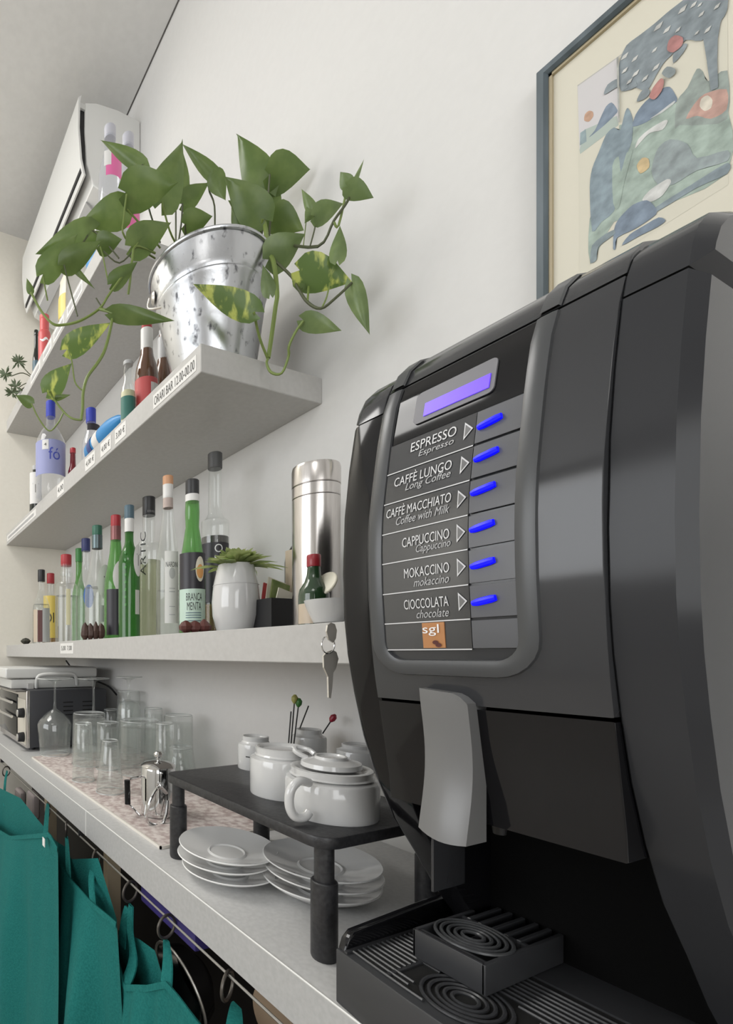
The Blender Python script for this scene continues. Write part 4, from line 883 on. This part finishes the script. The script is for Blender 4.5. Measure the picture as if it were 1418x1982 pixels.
for z in (tz0+.05, tz0+.13):
    kn = obj('knob', *xf(lathe([(.0155, 0), (.0165, .002), (.0150, .018), (.0135, .022), (0, .022)], 20), Matrix.Translation((tx0-.002, ty0+.026, z-.016)) @ Matrix.Rotation(-PI/2, 4, 'Y')), 'black_mat', t)
    obj('knob_cap', *xf(lathe([(.012, 0), (.011, .0015), (0, .002)], 20), Matrix.Translation((tx0-.024, ty0+.026, z-.016)) @ Matrix.Rotation(-PI/2, 4, 'Y')), 'chrome', kn)
for z in (tz0+.09, tz0+.14): obj('door_handle', *tube([(tx0-.018, ty0+.13, z), (tx0-.018, ty1-.03, z)], .005, 10), 'chrome', t)
for ix, x in enumerate((.555, .625)):
    for k_ in range(4): obj('vent_slot', *box((x, ty0-.0008, tz1-.045-k_*.014), (x+.035, ty0+.001, tz1-.041-k_*.014)), 'gap', t)
for x in (tx0+.03, tx1-.04):
    for y in (ty0+.04, ty1-.04): obj('foot', *lathe([(.012, 0), (.01, .0125)], 12, x, y, ZT), 'black_mat', t)
# white sandwich press on the toaster
a0 = W(10.6, 1293, y=1.66); a1 = W(189, 1286, y=1.66)
t = thing('sandwich_press', 'white sandwich press with looped handle lying on top of the toaster oven', 'sandwich press', (.5, 1.66, tz1))
obj('lower_half', *box((a0[0]+.02, 1.665, tz1+.0005), (.705, 1.93, tz1+.034), .008), mat('press_white', (.62, .62, .60), .35), t)
obj('upper_half', *box((a0[0], 1.66, tz1+.036), (.715, 1.935, a0[2]), .01, 3), mat('press_white_lid', (.66, .66, .64), .35), t)
hp = [W(70, 1331, y=1.645), W(72, 1313, y=1.63), W(82, 1306, y=1.625), W(110, 1304, y=1.622), W(138, 1304, y=1.625), W(147, 1311, y=1.63), W(149, 1325, y=1.645)]
obj('handle', *tube(spline(hp, 6), .006, 10), mat('press_handle', (.68, .68, .66), .3), t)
obj('hinge', *box((.45, 1.643, tz1+.001), (.47, 1.67, tz1+.02)), 'white_lam', t)
# upturned glasses
def tumbler(label, px, py, wpx, top, z=MZ, taper=.80, x=None, nm='tumbler', facets=0, thick=.05):
    c = W(px, py, z=z) if x is None else np.array([*spot(px, x)[:2], z]); d = dep(c); r = wpx*d/F/2; h = zat(top, d)-z
    t = thing(nm, label, 'glass', tuple(c), 'upturned tumblers on the mat')
    n = facets or 26
    outer = [(r, 0), (r*(1-(1-taper)*.5), h*.5), (r*taper, h*.985), (r*taper*.94, h), (0, h)]
    inner = [(r*.955, 0), (r*(1-(1-taper)*.5)*.95, h*.5), (r*taper*.93, h*(.93-thick)), (r*taper*.8, h*(.945-thick)), (0, h*(.945-thick))]
    obj('glass', *lathe(outer, n, cap0=False), 'glass', t, loc='local', ang=30 if facets else 50); obj('inner_wall', *lathe(inner, n, cap0=False), 'glass', t, loc='local', ang=30 if facets else 50)
    obj('lip', *ring((0, 0, .0012), r*.977, .0013, 'z', 26, 6), 'glass_glint', t, loc='local'); obj('base_edge', *ring((0, 0, h), r*taper*.95, .0011, 'z', 26, 6), 'glass_glint', t, loc='local')
    return t
def wineglass(label, px, py, top, bowl, foot, rim, z=MZ, bh=.42, x=None, kind=0):
    c = W(px, py, z=z) if x is None else np.array([*spot(px, x)[:2], z]); d = dep(c); s = d/F; h = zat(top, d)-z
    t = thing('wine_glass', label, 'glass', tuple(c), 'upturned stemmed glasses')
    R, f, q = bowl*s/2, foot*s/2, rim*s/2; b_ = h*bh
    if kind == 0: P_ = [(q, 0), (R*.93, b_*.35), (R, b_*.66), (R*.88, b_*.76), (R*.5, b_*.90), (.0055, b_), (.0036, b_*1.15), (.0034, h*.86), (.006, h*.955), (f*.5, h*.985), (f, h*.995), (f, h), (0, h)]
    else: P_ = [(q, 0), (R, b_*.5), (R*.97, b_*.85), (R*.75, b_*.95), (.006, b_), (.004, b_*1.1), (.004, h*.9), (.006, h*.96), (f*.5, h*.985), (f, h*.995), (f, h), (0, h)]
    obj('bowl', *lathe(P_, 32, cap0=False), 'glass', t, loc='local', ang=70)
    obj('inner_wall', *lathe([(q*.97, 0)]+[(p[0]*.965, p[1]) for p in P_[1:4]]+[(P_[4][0]*.9, P_[4][1]-.002), (0, b_*.96)], 32, cap0=False), 'glass', t, loc='local', ang=70)
    obj('foot_edge', *ring((0, 0, h-.0005), f, .001, 'z', 30, 6), 'glass_glint', t, loc='local'); obj('lip', *ring((0, 0, .001), q, .001, 'z', 30, 6), 'glass_glint', t, loc='local'); return t
wineglass('large wine glass upturned in front of the toaster, leftmost of the stemmed glasses', 106, 1459, 1313, 68, 72, 58, bh=.60)
wineglass('large wine glass upturned in the middle of the row, right of the leftmost one', 181, 0, 1313, 74, 62, 60, bh=.56, x=.60)
wineglass('tall narrow stemmed glass upturned behind the tumblers, foot highest', 249, 0, 1310, 48, 52, 44, bh=.74, kind=1, x=.655)
tumbler('tall tumbler upturned left in the front row, beside the leftmost wine glass', 161, 1510, 44, 1400, taper=.76)
tumbler('fluted small tumbler upturned foremost on the mat', 213, 1532, 56, 1433, taper=.56, facets=14)
tumbler('wide tumbler upturned behind the left front tumbler', 172, 1478, 68, 1380, taper=.92)
tumbler('tumbler upturned between the two front tumblers and behind them', 208, 1487, 46, 1398, taper=.92)
tumbler('broad heavy tumbler upturned in the middle beside the steel jug', 270, 1495, 84, 1394, taper=.95)
tumbler('broad tumbler upturned at the right, near the wall', 345, 0, 58, 1384, taper=.95, x=.705)
tumbler('dark-based small tumbler upturned against the wall behind the others', 297, 0, 38, 1371, taper=.92, x=.735)
tumbler('square-looking tumbler upturned high behind the middle of the mat', 249, 0, 48, 1338, taper=.93, x=.735, thick=.1)
tumbler('tumbler upturned against the wall behind the second wine glass', 215, 0, 30, 1373, taper=.95, x=.71)
tumbler('low round glass bowl upturned behind the steel jug', 349, 1512, 66, 1446, taper=.72, nm='glass_bowl')
tumbler('tall plain tumbler upturned at the right end behind the glass bowl', 318, 0, 38, 1400, taper=.9, x=.60)
# glass sugar pourer with spoon
c = W(432, 1476, z=ZT); c = np.array([c[0]+.01, c[1]+.01, MZ]); d = dep(c); s = d/F; h = zat(1366, d)-MZ
t = thing('sugar_pourer', 'round glass pourer with a bulbous tip behind the black stand', 'jar', tuple(c))
P_ = [(34*s, 0), (39*s, .006), (40*s, h*.30), (36*s, h*.48), (24*s, h*.60), (13*s, h*.72), (8*s, h*.84), (9*s, h*.93), (5*s, h*.985), (0, h)]
obj('glass', *lathe(P_, 32), 'glass', t, loc='local', ang=70); obj('inner_wall', *lathe([(r_*.93, z+.003) for r_, z in P_[:7]], 32, cap1=False), 'glass', t, loc='local', ang=70)
sp_ = [W(428, 1371, d=d-.05), W(434, 1385, d=d-.05), W(441, 1402, d=d-.055), W(455, 1420, d=d-.06), W(470, 1438, d=d-.065)]
single(obj('spoon', *tube(spline(sp_, 4), [.0015, .003, .0035, .002]+[.0018]*13, 8), 'chrome'), 'thin steel spoon leaning from the glass pourer to the printed cup', 'spoon')
# steel jug
c = W(306, 1575, z=MZ); d = dep(c); s = d/F; r = 33*s; h = zat(1484, d)-MZ
t = thing('steel_teapot', 'small shiny steel teapot with lid and loop handle at the near end of the mat', 'teapot', tuple(c))
obj('body', *lathe([(r*.95, 0), (r, .002), (r, h*.93), (r*.96, h)], 32), 'chrome', t, loc='local')
ld = obj('lid', *lathe([(r*1.02, h+.0005), (r*1.03, h+.003), (r*.8, h+.009), (r*.3, h+.0125), (0, h+.013)], 32), 'chrome', t, loc='local')
obj('knob', *lathe([(.003, h+.0128), (.003, h+.018), (.0085, h+.021), (.0095, h+.026), (.006, h+.030), (0, h+.031)], 18), 'chrome', ld, loc='local')
fr = -np.array([c[0], c[1]])/math.hypot(c[0], c[1])
lp = [W(322, 1535, d=d-r*.98), W(308, 1524, d=d-r*1.7), W(293, 1545, d=d-r*2.0), W(283, 1580, d=d-r*2.0), W(292, 1595, d=d-r*1.9), W(312, 1597, d=d-r*1.7), W(322, 1575, d=d-r*1.5), W(324, 1550, d=d-r*1.2)]
obj('handle', *tube(spline(lp, 5), .0032, 10), 'chrome', t)
gp = [W(280, 1500, d=d), W(262, 1505, d=d-.01), W(252, 1508, d=d-.015)]
obj('side_handle', *tube(gp, .0022, 8), 'chrome', t)
obj('side_handle', *tube([W(246, 1510, d=d-.015), W(247, 1556, d=d-.015)], .0058, 10), 'black_gloss', t)
obj('side_handle', *tube([W(248, 1556, d=d-.015), W(272, 1580, d=d-.012), W(284, 1590, d=d)], .0022, 8), 'chrome', t)
# black metal stand
L0, L1 = W(627, 1853, z=ZT), W(345, 1658, z=ZT); xl = (L0[0]+L1[0])/2; zs1 = CZ-.190; zs0 = zs1-.013
t = thing('metal_riser', 'black metal riser shelf on tubular legs holding the white cups', 'riser shelf', (xl, L0[1], ZT))
XR0, XR1, YR0, YR1 = xl-.018, xl+.185, L0[1]-.016, L1[1]+.018
obj('top_plate', *prism_z(rrect(XR0, YR0, XR1, YR1, .022), zs0, zs1, .002), 'black_metal', t)
for x in (xl, XR1-.018):
    for y in (L0[1], L1[1]): obj('leg', *lathe([(.0125, 0), (.0135, .003), (.0135, (zs0-ZT)*.68), (.0125, (zs0-ZT)*.69), (.0100, (zs0-ZT)*.695), (.0100, zs0-ZT-.0002)], 20, x, y, ZT), 'black_metal', t)
def cup(label, px, pybase, rpx, top, foot=.62, up=True, hand=None, group='white cups on the black riser', stack=0, name='cup', hh=1.):
    """upturned white cup standing on its rim: wide rim below, narrow foot on top"""
    c = W(px, pybase, z=zs1); d = dep(c); s = d/F; r = rpx*s; h = zat(top, d)-zs1
    t = thing(name, label, 'cup', tuple(c), group)
    P_ = [(r*.985, 0), (r, .002), (r, h*.70), (r*.97, h*.76), (r*.82, h*.80), (r*foot*1.22, h*.83), (r*foot*1.16, h*.86), (r*foot*1.18, h*.985), (r*foot*1.10, h), (r*foot, h-.001), (r*foot*.9, h*.93), (0, h*.92)]
    obj('bowl', *lathe(P_, 40), 'porcelain', t, loc='local')
    if hand is not None:
        a0_ = towards_camera(c[0], c[1])+hand; dx, dy = math.cos(a0_), math.sin(a0_)
        hz = [(r*.96, h*.66), (r*1.32, h*.62), (r*1.48, h*.42), (r*1.40, h*.18), (r*1.15, h*.06), (r*.97, h*.10)]
        obj('handle', *tube(spline([(dx*q, dy*q, z) for q, z in hz], 5), r*.10, 12), 'porcelain', t, loc='local')
    t['_r'] = r; t['_h'] = h; return t
cup('white espresso cup upturned with printed lettering, at the far end of the riser', 494, 1486, 33, 1424, foot=.64)
q = [o for o in C.objects if o.name == 'cup'][-1]; ac = towards_camera(q['_base'][0], q['_base'][1])
for a0, a1, z0 in ((-.55, -.30, .40), (-.26, -.12, .38), (.10, .30, .37), (.34, .42, .39), (.46, .62, .37)):
    obj('printed_mark', *curved_patch(0, 0, q['_r']*1.006, q['_h']*z0, q['_h']*(z0+.035), ac+a0, ac+a1, 3), 'text', q, loc='local')
cup('tall white mug upturned in the middle of the riser', 546, 1535, 60, 1445, foot=.70, hand=1.75)
cup('white espresso cup upturned at the back holding stirring sticks', 597, 1468, 32, 1411, foot=.62)
cup('white cup upturned at the back, half hidden by the coffee machine', 690, 1490, 36, 1440, foot=.62)
tp = cup('wide white teacup with loop handle, nearest the camera on the riser', 640, 1572, 83, 1484, foot=.74, hand=-.85 if False else None, name='teacup')
c = tp['_base']; r, h = tp['_r'], tp['_h']
d = dep(c); hp = [W(598, 1515, d=d-r*.72), W(578, 1512, d=d-r*.85), W(562, 1530, d=d-r*.9), W(560, 1560, d=d-r*.9), W(570, 1580, d=d-r*.88), W(588, 1582, d=d-r*.85), W(597, 1572, d=d-r*.80)]
obj('handle', *tube(spline(hp, 5), [.0052]*31, 12), 'porcelain', tp)
c2_ = (c[0], c[1], c[2]+h+.0002)
t = thing('small_cup', 'small white cup upside down on top of the wide teacup', 'cup', c2_, 'white cups on the black riser')
r2 = r*.66
obj('bowl', *lathe([(r2*.96, 0), (r2, .001), (r2*.97, .006), (r2*.55, .010), (r2*.52, .013), (r2*.46, .013), (r2*.42, .011), (0, .011)], 32), 'porcelain', t, loc='local')
obj('handle', *tube(spline([(-r2*.3, r2*.75, .006), (-r2*.5, r2*1.1, .012), (-r2*.3, r2*1.3, .016), (0, r2*1.0, .014), (.0, r2*.7, .010)], 4), .0032, 8), 'porcelain', t, loc='local')
# stirring sticks with coloured heads
dS = dep(W(597, 1468, z=zs1))
def stick(a, b_, col, label, dd):
    A, B_ = W(*a, d=dS+dd), W(*b_, d=dS+dd); t = thing('cocktail_stick', label, 'stick', tuple(B_), 'stirring sticks by the cups')
    obj('shaft', *tube([B_, A], .0013, 6), 'black_mat', t)
    if col:
        v = (A-B_)/np.linalg.norm(A-B_); obj('head', *tube([A-v*.008, A-v*.003, A+v*.003, A+v*.008], [.002, .0055, .0058, .002], 10), col, t)
stick((570, 1353), (562, 1452), mat('head_olive', (.35, .33, .10), .4), 'stick with olive-yellow head behind the cups', -.02)
stick((578, 1360), (567, 1452), mat('head_green', (.05, .17, .04), .4), 'stick with green head beside the olive-yellow one', -.022)
stick((563, 1377), (558, 1442), None, 'bare dark stick, leftmost of the stirring sticks', -.024)
stick((597, 1366), (580, 1410), None, 'bare dark stick leaning right of the green-headed stick', -.012)
stick((644, 1390), (624, 1420), mat('head_red', (.28, .01, .03), .35), 'stick with dark red head leaning towards the coffee machine', .0)
# saucers
def saucer(label, X, Y, z, r, group, bowl=0., tilt=0.):
    t = thing('saucer', label, 'saucer', (X, Y, z), group); hh = .016+bowl
    P_ = [(r*.50, 0), (r*.54, .001), (r*.60, .003+bowl*.3), (r*.85, hh*.62), (r*.985, hh*.93), (r, hh), (r*.985, hh+.0012), (r*.95, hh), (r*.60, hh*.50), (r*.40, hh*.30), (r*.36, hh*.42), (r*.33, hh*.30), (0, hh*.28)]
    obj('dish', *lathe(P_, 56), 'plate', t, loc='local'); t.rotation_euler = (tilt, tilt*.6, 0); return t
for (px, py), rpx, nm, tl in (((439, 1636), 92.5, 'left', .03), ((620, 1668), 106, 'right', .012)):
    cT = W(px, py, z=ZT+.044); r = rpx*dep(cT)/F
    zc_ = ZT+.0008
    for i in range(3):
        lbl = ['bottom', 'middle', 'top'][i]+' white saucer of the %s stack under the black riser' % ('left-hand' if nm == 'left' else 'right-hand')
        k_ = 1.0 if i == 2 else (.985 if nm == 'left' else 1.0)
        off = (.003, -.002, 0)[i] if nm == 'left' else (-.001, .001, 0)[i]
        saucer(lbl, cT[0]+off, cT[1]-off, zc_, r*k_, 'saucers under the riser', bowl=(.006 if (nm == 'right' and i == 0) else 0), tilt=(0, .008, tl)[i] if nm == 'left' else 0)
        zc_ += .0128 + (.006 if (nm == 'right' and i == 0) else 0) + (.0015 if nm == 'left' else 0)

# ------------------------------------------------------------------ teal bags hanging under the counter
def bag(label, front, back, straps, x0, depth=.42, seed=0, fz=.02):
    """non-woven tote: front and back panel, open at the top, strap handles up to the rail"""
    rnd = random.Random(seed); ph = rnd.uniform(0, 6)
    fr = [W(a, b_, x=x0) for a, b_ in front]; bk = [W(a, b_, x=x0+.03) for a, b_ in back]
    y_ = [p[1] for p in fr]; zlow = min(p[2] for p in fr)-depth
    t = thing('tote_bag', label, 'bag', (x0, (max(y_)+min(y_))/2, zlow), 'teal tote bags under the counter')
    nu, nv = 44, 16
    def resample(P):
        P = np.array(P); L = np.r_[0, np.cumsum(np.linalg.norm(np.diff(P, axis=0), axis=1))]; L /= L[-1]
        return np.stack([np.interp(np.linspace(0, 1, nu+1), L, P[:, k_]) for k_ in range(3)], 1)
    def panel(P, sgn):
        V, Fc = [], []; P = resample(P)
        for j in range(nv+1):
            v = j/nv
            for i in range(nu+1):
                u = i/nu; x, y, z = P[i]; z = z+(zlow-z)*v
                fold = fz*(math.sin(3.2*PI*u+ph+.9*v)+.55*math.sin(7.3*PI*u+2*ph-1.3*v)+.25*math.sin(13*PI*u+3*ph+v))*min(1, v*2.6)
                x += -sgn*.022*math.sin(PI*u)**.7*min(1, 1.6*v)+fold*(.75 if sgn > 0 else .3); y += .008*math.sin(4*v+ph)*v
                V.append((x, y, z))
        for j in range(nv):
            for i in range(nu): q = j*(nu+1)+i; Fc.append([q, q+1, q+nu+2, q+nu+1])
        return V, Fc
    fV, fF = panel(fr, 1); bV, bF = panel(bk, -1); n1 = len(fV)
    V, Fc = join((fV, fF), (bV, bF))
    for j in range(nv):
        for i in (0, nu): q = j*(nu+1)+i; Fc.append([q, q+nu+1, q+nu+1+n1, q+n1])
    for i in range(nu): q = nv*(nu+1)+i; Fc.append([q, q+1, q+1+n1, q+n1])
    obj('sack', V, Fc, 'teal', t, ang=60)
    hem = [(p[0]-.0015, p[1], p[2]) for p in fV[:nu+1]]+[(p[0]-.0022, p[1], p[2]-.010) for p in fV[:nu+1]]
    obj('hem', hem, [[i, i+1, nu+2+i, nu+1+i] for i in range(nu)], 'teal', t)
    for pts, xa, xb in straps:
        n = len(pts); sp = spline([W(a, b_, x=xa+(xb-xa)*i/(n-1)) for i, (a, b_) in enumerate(pts)], 5); V = []; m_ = len(sp)
        for i, p in enumerate(sp):
            h_ = .0125*(1-.45*(i/(m_-1))**2)
            V += [(p[0]-.0015, p[1]-h_, p[2]), (p[0]-.0015-.002*math.sin(i), p[1], p[2]), (p[0]-.0015, p[1]+h_, p[2]), (p[0]+.001, p[1]+h_, p[2]), (p[0]+.001, p[1]-h_, p[2])]
        Fc = [[i*5+k_, i*5+(k_+1) % 5, (i+1)*5+(k_+1) % 5, (i+1)*5+k_] for i in range(m_-1) for k_ in range(5)]
        obj('handle', V, Fc, 'teal', t)
    return t
bag('teal tote bag hanging furthest along the counter, at the left edge', [(-36, 1580), (-10, 1600), (20, 1618), (97, 1611), (112, 1640)], [(-36, 1505), (5, 1528), (40, 1545), (72, 1585), (112, 1632)], [([(8, 1560), (10, 1515), (14, 1492)], .33, RLX), ([(88, 1618), (91, 1575), (93, 1556)], .30, RLX)], .298, seed=2, depth=.5)
bag('teal tote bag with deep folds hanging in front of the pale post', [(70, 1640), (104, 1640), (133, 1695), (175, 1742), (226, 1784)], [(80, 1610), (128, 1640), (138, 1663), (190, 1661), (226, 1780)], [([(133, 1705), (131, 1655), (129, 1618)], .334, RLX), ([(180, 1752), (177, 1700), (185, 1664)], .334, RLX)], .334, seed=5, depth=.5, fz=.024)
bag('teal tote bag gaping open, hung from two rings left of the steel bowl', [(229, 1850), (242, 1905), (285, 1906), (322, 1898), (348, 1928), (390, 1985)], [(229, 1800), (270, 1818), (300, 1840), (313, 1885), (390, 1982)], [([(240, 1912), (258, 1860), (252, 1800), (254, 1752)], .346, RLX), ([(236, 1830), (240, 1790), (246, 1756)], .37, RLX), ([(322, 1908), (325, 1860), (322, 1818)], .346, RLX)], .346, seed=8, depth=.4)
bag('teal tote bag of which only the strap top shows, nearest the coffee machine', [(425, 2030), (446, 2000), (478, 2010)], [(430, 2010), (450, 1990), (478, 2010)], [([(452, 2005), (456, 1970), (458, 1945)], .348, RLX)], .348, seed=9, depth=.3)
single(obj('bag_tag', *box(tuple(W(84, 1630, x=.287)-np.array([0, .007, .008])), tuple(W(84, 1630, x=.287)+np.array([.0012, .007, .008]))), 'paper'), 'tiny white tag on the furthest teal bag', 'tag')
for i, (px, s) in enumerate(((12, 'furthest along at the left edge'), (92, 'beside the far pale post'), (128, 'above the folded bag, left of its pair'), (186, 'above the folded bag, right of its pair'), (252, 'just right of the front pale post'), (322, 'left of the steel bowl'), (440, 'nearest the coffee machine'))):
    y = W(px, CY, x=RLX)[1]; a = (.5, .9, 1.2, .7, .3, .2, .5)[i]
    vf = xf(ring((0, 0, 0), .0165, .0022, 'y', 24, 8), Matrix.Translation((RLX, y, RZ-.0140)) @ Matrix.Rotation(a, 4, 'Z'))
    single(obj('hook_ring', *vf, 'ring_metal'), 'dark metal ring on the under-counter rail, ' + s, 'ring', 'rings on the under-counter rail')
# pots and parcels in the dark below the counter
c = W(395, 1880, x=.50)
t = thing('steel_bowl', 'dark shiny steel bowl hanging under the counter between the teal bags', 'bowl', tuple(c))
obj('bowl', *xf(lathe([(.001, 0), (.03, .004), (.055, .022), (.068, .05), (.071, .052), (.066, .05), (.05, .022), (.0, .006)], 32), Matrix.Rotation(-PI/2-.25, 4, 'Y')), mat('dark_steel', (.36, .36, .36), .15, 1), t, loc='local')
obj('rim', *xf(ring((0, 0, .051), .070, .0025, 'z', 32, 6), Matrix.Rotation(-PI/2-.25, 4, 'Y')), 'dull_steel', t, loc='local')
q = W(400, 1838, x=.47); single(obj('purple_box', *box((.40, q[1]-.07, ZB-.045), (.56, q[1]+.09, ZB-.004), .003), mat('violet_card', (.035, .025, .15), .5)), 'dark violet box tucked up under the counter', 'box')
q = W(540, 1965, x=.46); single(obj('bread_board', *xf(lathe([(0, 0), (.035, 0), (.036, .002), (.036, .010), (.035, .012), (0, .012)], 28), Matrix.Translation(q) @ Matrix.Rotation(-PI/2, 4, 'Y')), 'tan'), 'round tan wooden board under the counter near the coffee machine', 'board')
for px, py, s in ((38, 1545, 'left'), (63, 1552, 'right')):
    q = W(px, py, x=.41); single(obj('cloth', *box((.40, q[1]-.035, q[2]-.045), (.425, q[1]+.035, q[2]+.03), .012, 3), mat('pale_cloth', (.42, .36, .35), .9)), 'pale pinkish cloth hanging behind the far teal bag, %s of two' % s, 'cloth', 'pale cloths')
for o in list(bpy.data.objects):
    for k_ in ('_base', '_h', '_r'):
        if k_ in o.keys(): del o[k_]
